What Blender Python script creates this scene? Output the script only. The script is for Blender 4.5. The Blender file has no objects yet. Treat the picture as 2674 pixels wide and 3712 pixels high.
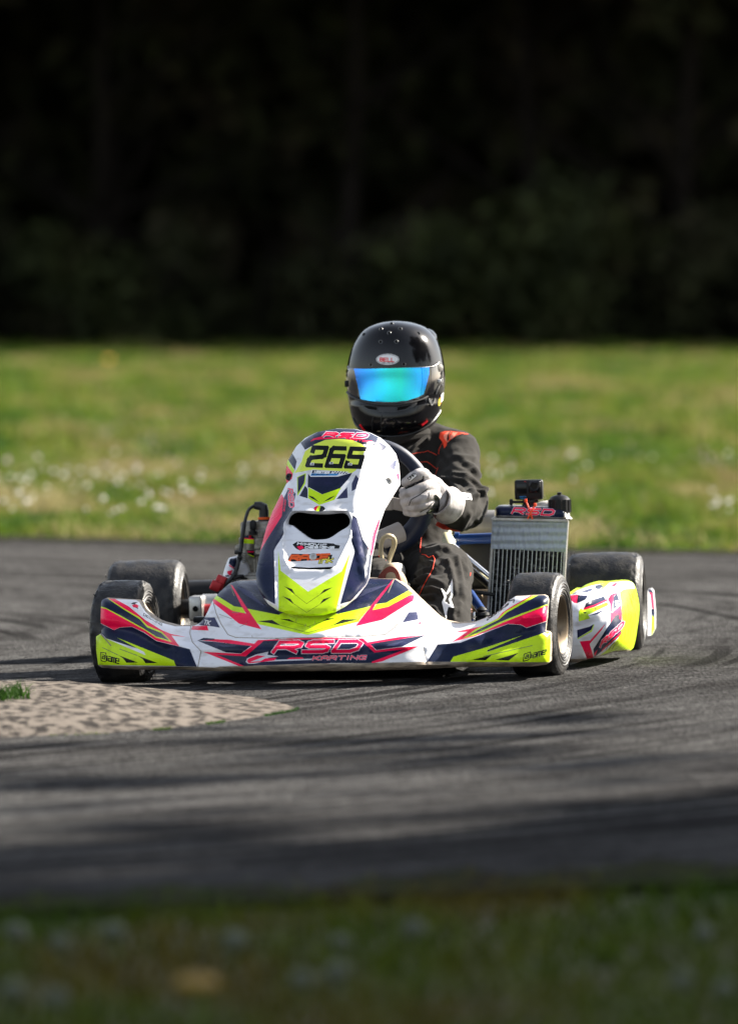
import bpy, math, random
import numpy as np
from mathutils import Vector, Matrix, noise
from mathutils.geometry import delaunay_2d_cdt
from mathutils.bvhtree import BVHTree
R = math.radians
random.seed(7); rng = np.random.default_rng(7)
scene = bpy.context.scene
COL = scene.collection

# ------------------------------------------------------------------ camera
CAM_H, FPX, HORIZON = 0.843, 21000.0, 1200.0
PITCH = math.atan2(1856 - HORIZON, FPX)
cam = bpy.data.cameras.new('camera'); cam_o = bpy.data.objects.new('camera', cam); COL.objects.link(cam_o)
cam.sensor_fit = 'VERTICAL'; cam.sensor_height = 36.0; cam.lens = FPX / 3712 * 36.0
cam_o.location = (0, 0, CAM_H); cam_o.rotation_euler = (R(90) - PITCH, 0, 0)
cam.clip_start = 0.1; cam.clip_end = 1500
cam.dof.use_dof = True; cam.dof.focus_distance = 14.05; cam.dof.aperture_fstop = 3.4
scene.camera = cam_o
# ------------------------------------------------------------------ light
SUN_AZ, SUN_EL = R(63), R(32)
world = bpy.data.worlds.new('World'); scene.world = world; world.use_nodes = True
wn = world.node_tree
sky = wn.nodes.new('ShaderNodeTexSky'); sky.sky_type = 'NISHITA'; sky.sun_disc = False
sky.sun_elevation = SUN_EL; sky.sun_rotation = SUN_AZ; sky.dust_density = 1.5
hs = wn.nodes.new('ShaderNodeHueSaturation'); hs.inputs['Saturation'].default_value = 0.5      # a thin veil of high haze whitens the blue
wn.links.new(sky.outputs[0], hs.inputs['Color']); wn.links.new(hs.outputs[0], wn.nodes['Background'].inputs[0])
wn.nodes['Background'].inputs[1].default_value = 0.075
sun = bpy.data.lights.new('sun', 'SUN'); sun.energy = 5.0; sun.angle = R(0.53); sun.color = (1.0, 0.93, 0.82)
sun_o = bpy.data.objects.new('sun', sun); COL.objects.link(sun_o)
sd = Vector((math.cos(SUN_EL) * math.sin(SUN_AZ), math.cos(SUN_EL) * math.cos(SUN_AZ), math.sin(SUN_EL)))
sun_o.rotation_euler = sd.to_track_quat('Z', 'Y').to_euler(); sun_o.location = sd * 60
scene.view_settings.view_transform = 'Standard'; scene.view_settings.look = 'None'
scene.view_settings.exposure = 1.9; scene.view_settings.gamma = 1.0
scene.view_settings.use_curve_mapping = False

# ------------------------------------------------------------------ materials
MATS = {}
def mat(name, col, rough=0.5, metal=0.0, coat=0.0, bump=0.0, bscale=200.0, vary=None, vscale=20.0, vmix=0.5, spec=0.5, bstretch=(1, 1, 1), rvar=0.0, alpha=None, trans=0.0, sheen=0.0, vrange=(0.4, 0.62)):
    if name in MATS: return MATS[name]
    m = bpy.data.materials.new(name); m.use_nodes = True; MATS[name] = m
    nt = m.node_tree; b = nt.nodes['Principled BSDF']
    b.inputs['Base Color'].default_value = (*col, 1); b.inputs['Roughness'].default_value = rough
    b.inputs['Metallic'].default_value = metal; b.inputs['Coat Weight'].default_value = coat
    b.inputs['Coat Roughness'].default_value = 0.06; b.inputs['Specular IOR Level'].default_value = spec
    b.inputs['Transmission Weight'].default_value = trans
    b.inputs['Sheen Weight'].default_value = sheen
    tc = nt.nodes.new('ShaderNodeTexCoord')
    def nz(scale, stretch=(1, 1, 1), det=6):
        mp = nt.nodes.new('ShaderNodeMapping'); mp.inputs['Scale'].default_value = stretch
        n = nt.nodes.new('ShaderNodeTexNoise'); n.inputs['Scale'].default_value = scale; n.inputs['Detail'].default_value = det
        nt.links.new(tc.outputs['Object'], mp.inputs['Vector']); nt.links.new(mp.outputs[0], n.inputs['Vector'])
        return n
    if vary:
        n = nz(vscale, bstretch, 8); r = nt.nodes.new('ShaderNodeMapRange')
        r.inputs['From Min'].default_value = vrange[0]; r.inputs['From Max'].default_value = vrange[1]; r.inputs['To Max'].default_value = vmix
        nt.links.new(n.outputs['Fac'], r.inputs['Value'])
        mx = nt.nodes.new('ShaderNodeMix'); mx.data_type = 'RGBA'
        mx.inputs[6].default_value = (*col, 1); mx.inputs[7].default_value = (*vary, 1)
        nt.links.new(r.outputs[0], mx.inputs[0]); nt.links.new(mx.outputs[2], b.inputs['Base Color'])
    if rvar:
        n = nz(35, (1, 1, 1), 5); r = nt.nodes.new('ShaderNodeMapRange')
        r.inputs['From Min'].default_value = 0.35; r.inputs['From Max'].default_value = 0.65
        r.inputs['To Min'].default_value = max(0.02, rough - rvar); r.inputs['To Max'].default_value = rough + rvar
        nt.links.new(n.outputs['Fac'], r.inputs['Value']); nt.links.new(r.outputs[0], b.inputs['Roughness'])
    if bump:
        n = nz(bscale, bstretch, 6); bp = nt.nodes.new('ShaderNodeBump'); bp.inputs['Strength'].default_value = bump
        bp.inputs['Distance'].default_value = 0.002
        nt.links.new(n.outputs['Fac'], bp.inputs['Height']); nt.links.new(bp.outputs[0], b.inputs['Normal'])
    return m
GL = dict(rough=0.3, coat=0.05, rvar=0.08, spec=0.16)
mat('white_plastic', (0.74, 0.74, 0.77), vary=(0.4, 0.37, 0.33), vscale=26, vmix=0.5, bstretch=(1, 1, 3), vrange=(0.5, 0.72), rough=.3, coat=.2, spec=.4)
mat('navy_vinyl', (0.006, 0.012, 0.036), vary=(0.02, 0.02, 0.07), vscale=9, vmix=0.6, bstretch=(2, 1, 3), vrange=(0.45, 0.65), **GL)
mat('slate_vinyl', (0.04, 0.045, 0.10), **GL)
mat('pink_vinyl', (0.95, 0.004, 0.075), vary=(0.70, 0.004, 0.04), vscale=14, vmix=0.6, **GL)
mat('lime_vinyl', (0.56, 0.80, 0.012), vary=(0.22, 0.32, 0.012), vscale=22, vmix=0.6, vrange=(0.52, 0.72), **GL)
mat('gloss_pale_lime', (0.70, 0.80, 0.09), **GL)  # lime of the number field, made paler in colour to stand for gloss
mat('black_vinyl', (0.006, 0.007, 0.008), **GL)
mat('silver_vinyl', (0.6, 0.6, 0.66), **GL)
mat('orange_vinyl', (0.8, 0.11, 0.02), **GL)
mat('blue_vinyl', (0.04, 0.24, 0.55), **GL)
mat('red_vinyl', (0.7, 0.01, 0.02), **GL)
mat('yellow_vinyl', (0.85, 0.75, 0.08), **GL)
mat('seam_line', (0.22, 0.18, 0.12), rough=0.7)
mat('beige_plastic', (0.40, 0.32, 0.24), rough=0.6, vary=(0.12, 0.10, 0.08), vscale=30, vmix=0.8, bstretch=(1, 1, 5))
mat('duct_black', (0.004, 0.004, 0.004), rough=0.8, spec=0.1)
mat('tyre_rubber', (0.010, 0.010, 0.011), rough=0.5, spec=0.32, bump=0.7, bscale=170, bstretch=(1, 1, 1), vary=(0.055, 0.05, 0.045), vscale=40, vmix=0.5, rvar=0.15)
mat('black_rubber', (0.012, 0.012, 0.012), rough=0.5)
mat('black_plastic', (0.008, 0.008, 0.009), rough=0.4, spec=0.25)
mat('dark_glass', (0.003, 0.003, 0.004), rough=0.15, spec=0.3)
mat('tube_edge', (0.8, 0.8, 0.8), rough=0.4)
mat('gold_rim', (0.17, 0.13, 0.09), rough=0.42, metal=0.9)
mat('alloy', (0.48, 0.47, 0.45), rough=0.36, metal=0.85, bump=0.3, bscale=160, vary=(0.25, 0.22, 0.18), vscale=40, vmix=0.6)
mat('cast_metal', (0.33, 0.31, 0.27), rough=0.5, metal=0.7, bump=0.5, bscale=260, vary=(0.12, 0.10, 0.07), vscale=50, vmix=0.8)
mat('chrome', (0.85, 0.85, 0.86), rough=0.15, metal=1.0)
mat('blue_paint', (0.008, 0.045, 0.19), rough=0.3, coat=0.5)
mat('blue_rubber', (0.006, 0.012, 0.035), rough=0.55)
mat('red_anodised', (0.35, 0.01, 0.015), rough=0.35, metal=0.4)
mat('red_plastic', (0.75, 0.02, 0.01), rough=0.4)
mat('foil_tape', (0.33, 0.36, 0.41), rough=0.42, metal=0.3, bump=1.0, bscale=26, bstretch=(3, 1, 0.8))
mat('fin_black', (0.012, 0.012, 0.012), rough=0.45, metal=0.3, bump=1.0, bscale=300, bstretch=(1, 1, 2), vary=(0.45, 0.45, 0.45), vscale=70, vmix=0.7, vrange=(0.57, 0.68))
mat('hose_clear', (0.45, 0.38, 0.24), rough=0.25)
mat('tank_white', (0.62, 0.6, 0.55), rough=0.5)
mat('grey_pad', (0.34, 0.31, 0.29), rough=0.7, bump=0.4)
mat('seat_shell', (0.70, 0.66, 0.45), rough=0.4)
mat('silencer_metal', (0.30, 0.29, 0.28), rough=0.5, metal=0.5, vary=(0.12, 0.11, 0.11), vscale=12)
mat('brown_leather', (0.16, 0.025, 0.015), rough=0.6, bump=0.5)
mat('tan_rubber', (0.30, 0.24, 0.16), rough=0.7)
mat('orange_tie', (0.95, 0.07, 0.01), rough=0.4)
# driver
mat('helmet_shell', (0.003, 0.003, 0.004), rough=0.11, coat=0.0, spec=0.34, rvar=0.04)
mat('helmet_trim', (0.012, 0.012, 0.013), rough=0.4)
mat('visor_tint', (0.004, 0.004, 0.006), rough=0.08, coat=1.0)
mat('suit_fabric', (0.017, 0.0152, 0.0133), rough=0.9, spec=0.12, bump=0.6, bscale=55, sheen=0.05, vary=(0.024, 0.0215, 0.0185), vscale=12, vmix=0.5)
mat('grommet', (0.12, 0.12, 0.12), rough=0.4, metal=0.8)
mat('orange_fabric', (0.85, 0.05, 0.01), rough=0.75)
mat('orange_light', (0.9, 0.28, 0.18), rough=0.75)
mat('glove_suede', (0.50, 0.47, 0.47), rough=0.9, bump=0.6, bscale=90, vary=(0.22, 0.2, 0.19), vscale=40, vmix=0.7)
mat('white_print', (0.8, 0.8, 0.8), rough=0.5)
mat('skin', (0.5, 0.25, 0.18), rough=0.5)

def visor_material():
    m = bpy.data.materials.new('iridium_visor'); m.use_nodes = True; nt = m.node_tree
    b = nt.nodes['Principled BSDF']; b.inputs['Metallic'].default_value = 0.75; b.inputs['Roughness'].default_value = 0.12
    b.inputs['Coat Weight'].default_value = 0.6; b.inputs['Coat Roughness'].default_value = 0.04
    tc = nt.nodes.new('ShaderNodeTexCoord'); sp = nt.nodes.new('ShaderNodeSeparateXYZ')
    nt.links.new(tc.outputs['Generated'], sp.inputs[0])
    n = nt.nodes.new('ShaderNodeTexNoise'); n.inputs['Scale'].default_value = 3.0
    nt.links.new(tc.outputs['Generated'], n.inputs['Vector'])
    ad = nt.nodes.new('ShaderNodeMath'); ad.operation = 'MULTIPLY_ADD'; ad.inputs[1].default_value = 0.07
    nt.links.new(n.outputs['Fac'], ad.inputs[0]); nt.links.new(sp.outputs['X'], ad.inputs[2])
    cr = nt.nodes.new('ShaderNodeValToRGB'); nt.links.new(ad.outputs[0], cr.inputs[0])
    e = cr.color_ramp.elements; e[0].position = 0.08; e[0].color = (0.0, 0.22, 0.9, 1); e[1].position = 1.06; e[1].color = (0.0, 0.25, 0.95, 1)
    for p, c in ((0.30, (0.0, 0.36, 0.9, 1)), (0.50, (0.0, 0.66, 0.72, 1)), (0.68, (0.0, 0.72, 0.62, 1)), (0.88, (0.0, 0.42, 0.92, 1))):
        x = e.new(p); x.color = c
    mx = nt.nodes.new('ShaderNodeMix'); mx.data_type = 'RGBA'; mx.inputs[6].default_value = (0.0, 0.75, 0.45, 1)
    mr = nt.nodes.new('ShaderNodeMapRange'); mr.inputs['From Max'].default_value = 0.55; mr.inputs['To Min'].default_value = 0.72
    nt.links.new(sp.outputs['Z'], mr.inputs['Value']); nt.links.new(mr.outputs[0], mx.inputs[0])
    nt.links.new(cr.outputs[0], mx.inputs[7]); nt.links.new(mx.outputs[2], b.inputs['Base Color'])
    MATS['iridium_visor'] = m
visor_material()

# ------------------------------------------------------------------ helpers
def prop(o, label=None, cat=None, group=None, kind=None):
    if label: o['label'] = label
    if cat: o['category'] = cat
    if group: o['group'] = group
    if kind: o['kind'] = kind
    return o
def mesh_obj(name, verts, faces, mats, parent=None, smooth=True, mi=None, loc=None):
    me = bpy.data.meshes.new(name); me.from_pydata([tuple(v) for v in verts], [], [tuple(f) for f in faces])
    for m in (mats if isinstance(mats, (list, tuple)) else [mats]): me.materials.append(MATS[m] if isinstance(m, str) else m)
    if mi is not None: me.polygons.foreach_set('material_index', list(mi))
    if smooth: me.polygons.foreach_set('use_smooth', [True] * len(me.polygons))
    me.update()
    o = bpy.data.objects.new(name, me); COL.objects.link(o)
    if parent: o.parent = parent
    if loc: o.location = loc
    return o
def empty(name, loc=(0, 0, 0), parent=None):
    o = bpy.data.objects.new(name, None); COL.objects.link(o); o.location = loc; o.empty_display_size = 0.1
    if parent: o.parent = parent
    return o
def soft(o, ang=35):
    me = o.data
    try: me.set_sharp_from_angle(angle=R(ang))
    except Exception: pass
    return o
class MB:
    """collects primitive shapes for one mesh"""
    def __init__(s): s.v = []; s.f = []; s.m = []
    def add(s, v, f, m=0):
        k = len(s.v); s.v += [tuple(x) for x in v]; s.f += [tuple(i + k for i in q) for q in f]; s.m += [m] * len(f); return s
    def box(s, c, size, rot=None, bev=0.0, m=0):
        x, y, z = [d / 2 for d in size]; b = min(bev, x * .9, y * .9, z * .9)
        c = Vector(c); rot = rot or Matrix.Identity(3)
        if b <= 0:
            vs = [Vector((i * x, j * y, k * z)) for i in (-1, 1) for j in (-1, 1) for k in (-1, 1)]
            fs = [(0, 1, 3, 2), (4, 6, 7, 5), (0, 4, 5, 1), (2, 3, 7, 6), (0, 2, 6, 4), (1, 5, 7, 3)]
        else:
            # rounded box from stacked rounded rectangles
            vs = []; fs = []; n = 4; ring = []
            prof = [(-z, -b)] + [(-z + b - b * math.sin(t), -b + b * math.cos(t)) for t in (R(60), R(30), 0)]
            prof = [(-z, b)] + [(-z + b * (1 - math.cos(t)), b * (1 - math.sin(t))) for t in (R(30), R(60), R(90))]
            prof += [(-q[0], q[1]) for q in prof[::-1]]
            cnt = 4 * (n + 1)
            for (zz, ins) in prof:
                for qx, qy, a0 in ((1, 1, 0), (-1, 1, 90), (-1, -1, 180), (1, -1, 270)):
                    for i in range(n + 1):
                        a = R(a0 + 90 * i / n); rr = b - ins
                        vs.append(Vector((qx * (x - b) + rr * math.cos(a), qy * (y - b) + rr * math.sin(a), zz)))
            for r in range(len(prof) - 1):
                for i in range(cnt):
                    j = (i + 1) % cnt; fs.append((r * cnt + i, r * cnt + j, (r + 1) * cnt + j, (r + 1) * cnt + i))
            fs.append(tuple(range(cnt))[::-1]); fs.append(tuple((len(prof) - 1) * cnt + i for i in range(cnt)))
        return s.add([c + rot @ v for v in vs], fs, m)
    def tube(s, pts, rad, seg=12, cap=True, m=0, closed=False):
        pts = [Vector(p) for p in pts]; n = len(pts)
        if not isinstance(rad, (list, tuple)): rad = [rad] * n
        vs = []; fs = []; prev = None
        for i, p in enumerate(pts):
            if closed: t = pts[(i + 1) % n] - pts[i - 1]
            else: t = pts[min(i + 1, n - 1)] - pts[max(i - 1, 0)]
            t = t.normalized() if t.length > 1e-9 else Vector((0, 0, 1))
            if prev is None: prev = t.orthogonal().normalized()
            a = (prev - t * prev.dot(t)); a = a.normalized() if a.length > 1e-6 else t.orthogonal().normalized()
            prev = a; b = t.cross(a)
            for k in range(seg):
                w = 2 * math.pi * k / seg; vs.append(p + (a * math.cos(w) + b * math.sin(w)) * rad[i])
        for i in range(n if closed else n - 1):
            for k in range(seg):
                j = (k + 1) % seg; i2 = (i + 1) % n
                fs.append((i * seg + k, i * seg + j, i2 * seg + j, i2 * seg + k))
        if cap and not closed:
            fs.append(tuple(range(seg))[::-1]); fs.append(tuple((n - 1) * seg + k for k in range(seg)))
        return s.add(vs, fs, m)
    def lathe(s, prof, c, axis, seg=32, m=0, close=False):
        """prof: list of (along, radius)"""
        axis = Vector(axis).normalized(); a = axis.orthogonal().normalized(); b = axis.cross(a); c = Vector(c)
        vs = []; fs = []
        for (h, r) in prof:
            for k in range(seg):
                w = 2 * math.pi * k / seg; vs.append(c + axis * h + (a * math.cos(w) + b * math.sin(w)) * r)
        n = len(prof)
        for i in range(n if close else n - 1):
            for k in range(seg):
                j = (k + 1) % seg; i2 = (i + 1) % n
                fs.append((i * seg + k, i * seg + j, i2 * seg + j, i2 * seg + k))
        return s.add(vs, fs, m)
    def ball(s, c, r, sc=(1, 1, 1), seg=16, m=0):
        c = Vector(c); n = seg // 2; vs = [c + Vector((0, 0, r * sc[2]))]; fs = []
        for i in range(1, n):
            t = math.pi * i / n
            for k in range(seg):
                w = 2 * math.pi * k / seg
                vs.append(c + Vector((r * sc[0] * math.sin(t) * math.cos(w), r * sc[1] * math.sin(t) * math.sin(w), r * sc[2] * math.cos(t))))
        vs.append(c - Vector((0, 0, r * sc[2])))
        for k in range(seg):
            j = (k + 1) % seg; fs.append((0, 1 + k, 1 + j)); fs.append((len(vs) - 1, 1 + (n - 2) * seg + j, 1 + (n - 2) * seg + k))
            for i in range(n - 2): fs.append((1 + i * seg + k, 1 + (i + 1) * seg + k, 1 + (i + 1) * seg + j, 1 + i * seg + j))
        return s.add(vs, fs, m)
    def build(s, name, mats, parent=None, smooth=True, ang=35, loc=None):
        o = mesh_obj(name, s.v, s.f, mats, parent, smooth, s.m, loc)
        if smooth: soft(o, ang)
        return o
def spline(pts, n=8):
    """catmull-rom through the points"""
    P = [Vector(p) for p in pts]; P = [P[0] * 2 - P[1]] + P + [P[-1] * 2 - P[-2]]; out = []
    for i in range(1, len(P) - 2):
        for k in range(n):
            t = k / n; a, b, c, d = P[i - 1], P[i], P[i + 1], P[i + 2]
            out.append(0.5 * ((2 * b) + (c - a) * t + (2 * a - 5 * b + 4 * c - d) * t * t + (3 * b - a - 3 * c + d) * t ** 3))
    out.append(P[-2]); return out

# ------------------------------------------------------------------ kart frame (u to the right, v rearwards, z up; origin on the ground under the front axle)
YAW, ROLL = R(6.0), R(1.2)
def ray(px, py):
    d = Vector(((px - 1337) / FPX, 1.0, -(py - 1856) / FPX))
    c, s = math.cos(PITCH), math.sin(PITCH)
    return Vector((d.x, c * d.y + s * d.z, -s * d.y + c * d.z))
KO = Vector((-0.087, 14.0, 0.0))
KU0 = Vector((math.cos(YAW), -math.sin(YAW), 0)); KV = Vector((math.sin(YAW), math.cos(YAW), 0))
KU = KU0 * math.cos(ROLL) + Vector((0, 0, 1)) * math.sin(ROLL); KZ = Vector((0, 0, 1)) * math.cos(ROLL) - KU0 * math.sin(ROLL)
KM = Matrix((KU, KV, KZ)).transposed(); KI = KM.transposed()
KC = KI @ (Vector((0, 0, CAM_H)) - KO)         # camera in kart space
def K(px, py, v):
    """the kart-space point at depth v that lies behind a point of the photograph"""
    d = KI @ ray(px, py); return KC + d * ((v - KC.y) / d.y)
def KR(px, py): return KI @ ray(px, py)

def resample(poly, step):
    out = []
    for i in range(len(poly)):
        a = poly[i]; b = poly[(i + 1) % len(poly)]; L = math.hypot(b[0] - a[0], b[1] - a[1]); n = max(1, int(L / step))
        for k in range(n): out.append((a[0] + (b[0] - a[0]) * k / n, a[1] + (b[1] - a[1]) * k / n))
    return out
def smooth_poly(poly, n=4, closed=True):
    P = np.array(poly, float); N = len(P); out = []
    for i in range(N):
        a, b, c, d = P[i - 1], P[i], P[(i + 1) % N], P[(i + 2) % N]
        for k in range(n):
            t = k / n; out.append(tuple(0.5 * ((2 * b) + (c - a) * t + (2 * a - 5 * b + 4 * c - d) * t * t + (3 * b - a - 3 * c + d) * t ** 3)))
    return out
def inside(P, poly):
    P = np.asarray(P); poly = np.asarray(poly, float); x, y = P[:, 0], P[:, 1]; r = np.zeros(len(P), bool)
    x1, y1 = poly[:, 0], poly[:, 1]; x2, y2 = np.roll(x1, -1), np.roll(y1, -1)
    for a, b, c, d in zip(x1, y1, x2, y2):
        if b == d: continue
        k = (b > y) != (d > y); r ^= k & (x < (c - a) * (y - b) / (d - b) + a)
    return r
def dist_poly(P, poly, closed=True):
    P = np.asarray(P, float); poly = np.asarray(poly, float); best = np.full(len(P), 1e9)
    n = len(poly) if closed else len(poly) - 1
    for i in range(n):
        a = poly[i]; b = poly[(i + 1) % len(poly)]; ab = b - a; L = ab @ ab
        t = np.clip(((P - a) @ ab) / max(L, 1e-9), 0, 1); q = a + t[:, None] * ab
        best = np.minimum(best, np.hypot(*(P - q).T))
    return best
def cdt(polys, grid, outline):
    """triangulated arrangement of all polygons, with grid points inside the outline"""
    pts = []; edges = []
    for p in polys:
        k = len(pts); n = len(p); pts += p; edges += [(k + i, k + (i + 1) % n) for i in range(n)]
    o = np.array(outline); x0, y0 = o.min(0); x1, y1 = o.max(0)
    gx, gy = np.meshgrid(np.arange(x0, x1, grid), np.arange(y0, y1, grid)); gx = gx + (np.arange(gx.shape[0]) % 2)[:, None] * grid / 2
    g = np.stack([gx.ravel(), gy.ravel()], 1)
    g = g[inside(g, outline)]; g = g[dist_poly(g, outline) > grid * .35]
    pts += [tuple(q) for q in g]
    r = delaunay_2d_cdt([Vector(p) for p in pts], edges, [], 0, 0.02)
    V = np.array([tuple(v) for v in r[0]]); T = np.array([f for f in r[2] if len(f) == 3])
    c = V[T].mean(1); T = T[inside(c, outline)]
    # one winding for all (image y runs down)
    a = V[T]; ar = (a[:, 1, 0] - a[:, 0, 0]) * (a[:, 2, 1] - a[:, 0, 1]) - (a[:, 1, 1] - a[:, 0, 1]) * (a[:, 2, 0] - a[:, 0, 0])
    T = T[np.abs(ar) > 1e-4]; ar = ar[np.abs(ar) > 1e-4]
    T[ar > 0] = T[ar > 0][:, ::-1]
    return V, T
def panel(name, outline, depth, layers, base, parent, grid=16, thick=0.02, holes=(), back=True, back_mat=None, vback=None):
    """a moulded body panel: a real curved surface with printed colour fields, and its own thickness"""
    outline = resample(outline, 12)
    lp = [(m, resample(p, 16)) for m, p in layers]; hp = [resample(h, 8) for h in holes]
    V, T = cdt([outline] + [p for m, p in lp] + hp, grid, outline)
    c = V[T].mean(1); keep = np.ones(len(T), bool)
    for h in hp: keep &= ~inside(c, h)
    T = T[keep]; c = c[keep]
    names = [base]; idx = np.zeros(len(T), int)
    for m, p in lp:
        if m not in names: names.append(m)
        q = np.array(p); bb = (c[:, 0] >= q[:, 0].min()) & (c[:, 0] <= q[:, 0].max()) & (c[:, 1] >= q[:, 1].min()) & (c[:, 1] <= q[:, 1].max())
        ii = np.where(bb)[0]
        if len(ii): ii = ii[inside(c[ii], p)]; idx[ii] = names.index(m)
    dv = depth(V)
    used = np.unique(T); remap = -np.ones(len(V), int); remap[used] = np.arange(len(used))
    pts = [K(V[i, 0], V[i, 1], dv[i]) for i in used]; faces = [tuple(f) for f in remap[T]]; mi = list(idx)
    # edge skirt: boundary edges (used once)
    from collections import Counter
    ec = Counter(); ed = {}
    for f, m_ in zip(faces, mi):
        for a, b in ((f[0], f[1]), (f[1], f[2]), (f[2], f[0])):
            k = (min(a, b), max(a, b)); ec[k] += 1; ed[k] = (a, b)
    bm = names.index(base) if back_mat is None else None
    if back_mat:
        if back_mat not in names: names.append(back_mat)
        bm = names.index(back_mat)
    n0 = len(pts); mapb = {}; mapf = {}
    def bp(i):
        p = pts[i]; return Vector((p.x, (vback if vback is not None else p.y + thick), p.z))
    for k, cnt in ec.items():
        if cnt != 1: continue
        a, b = ed[k]
        for i in (a, b):
            if i not in mapb: mapf[i] = len(pts); pts.append(pts[i].copy()); mapb[i] = len(pts); pts.append(bp(i))
        faces.append((mapf[b], mapf[a], mapb[a], mapb[b])); mi.append(bm)
    if back:
        off = len(pts); pts += [bp(i) for i in range(n0)]
        nf = len(T)
        for f in faces[:nf]: faces.append((f[0] + off, f[2] + off, f[1] + off)); mi.append(bm)
    return soft(mesh_obj(name, pts, faces, names, parent, True, mi), 60)
def decal(name, polys, hit, mats_, parent, grid=12, outline=None, off=0.0012, thick=0.0):
    """prints or thin pads that follow the surface below them; polys: list of (material, polygon); hit(px,py) -> (point, normal)"""
    lp = [(m, resample(p, grid)) for m, p in polys]
    outl = resample(outline, grid) if outline else None
    allp = np.array([q for m, p in lp for q in p]); x0, y0 = allp.min(0) - 2; x1, y1 = allp.max(0) + 2
    box = [(x0, y0), (x1, y0), (x1, y1), (x0, y1)]
    V, T = cdt([p for m, p in lp], grid, outl or box)
    c = V[T].mean(1); idx = -np.ones(len(T), int); names = []
    for m, p in lp:
        if m not in names: names.append(m)
        idx[inside(c, p)] = names.index(m)
    T = T[idx >= 0]; idx = idx[idx >= 0]
    used = np.unique(T); H = {}
    for i in used:
        h = hit(V[i, 0], V[i, 1])
        if h is not None: H[i] = h
    ok = [k for k in range(len(T)) if all(i in H for i in T[k])]
    rm = {}; pts = []
    for i in used:
        if i in H: rm[i] = len(pts); pts.append(H[i][0] + H[i][1] * off)
    return mesh_obj(name, pts, [tuple(rm[i] for i in T[k]) for k in ok], names, parent, True, [int(idx[k]) for k in ok])
def bvh_hit(objs):
    vs = []; fs = []
    for o in objs:
        k = len(vs); M = o.matrix_local if o.parent else Matrix.Identity(4)
        vs += [v.co.copy() for v in o.data.vertices]; fs += [tuple(i + k for i in p.vertices) for p in o.data.polygons]
    t = BVHTree.FromPolygons(vs, fs)
    def hit(px, py):
        d = KR(px, py).normalized(); r = t.ray_cast(KC, d, 30)
        if r[0] is None: return None
        n = r[1]; n = -n if n.dot(d) > 0 else n
        return r[0], (n - d * 1.0).normalized()
    return hit
def tps(ctrl):
    """thin-plate surface through (x, y, value) control points"""
    C = np.array(ctrl, float); X = C[:, :2] / 500.0; n = len(X)
    def U(r): return np.where(r > 1e-9, r * r * np.log(np.maximum(r, 1e-9)), 0)
    D = np.hypot(X[:, None, 0] - X[None, :, 0], X[:, None, 1] - X[None, :, 1])
    A = np.zeros((n + 3, n + 3)); A[:n, :n] = U(D) + np.eye(n) * 1e-3; A[:n, n] = 1; A[:n, n + 1:] = X; A[n, :n] = 1; A[n + 1:, :n] = X.T
    w = np.linalg.solve(A, np.concatenate([C[:, 2], [0, 0, 0]]))
    def f(P):
        P = np.asarray(P, float) / 500.0; d = np.hypot(P[:, None, 0] - X[None, :, 0], P[:, None, 1] - X[None, :, 1])
        return U(d) @ w[:n] + w[n] + P @ w[n + 1:]
    return f
def ct(x0, y0, s):
    """converts points measured in an enlargement (origin x0,y0; scale s) to photograph pixels"""
    return lambda pts: [(x0 + a * s, y0 + b * s) for a, b in pts]

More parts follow.
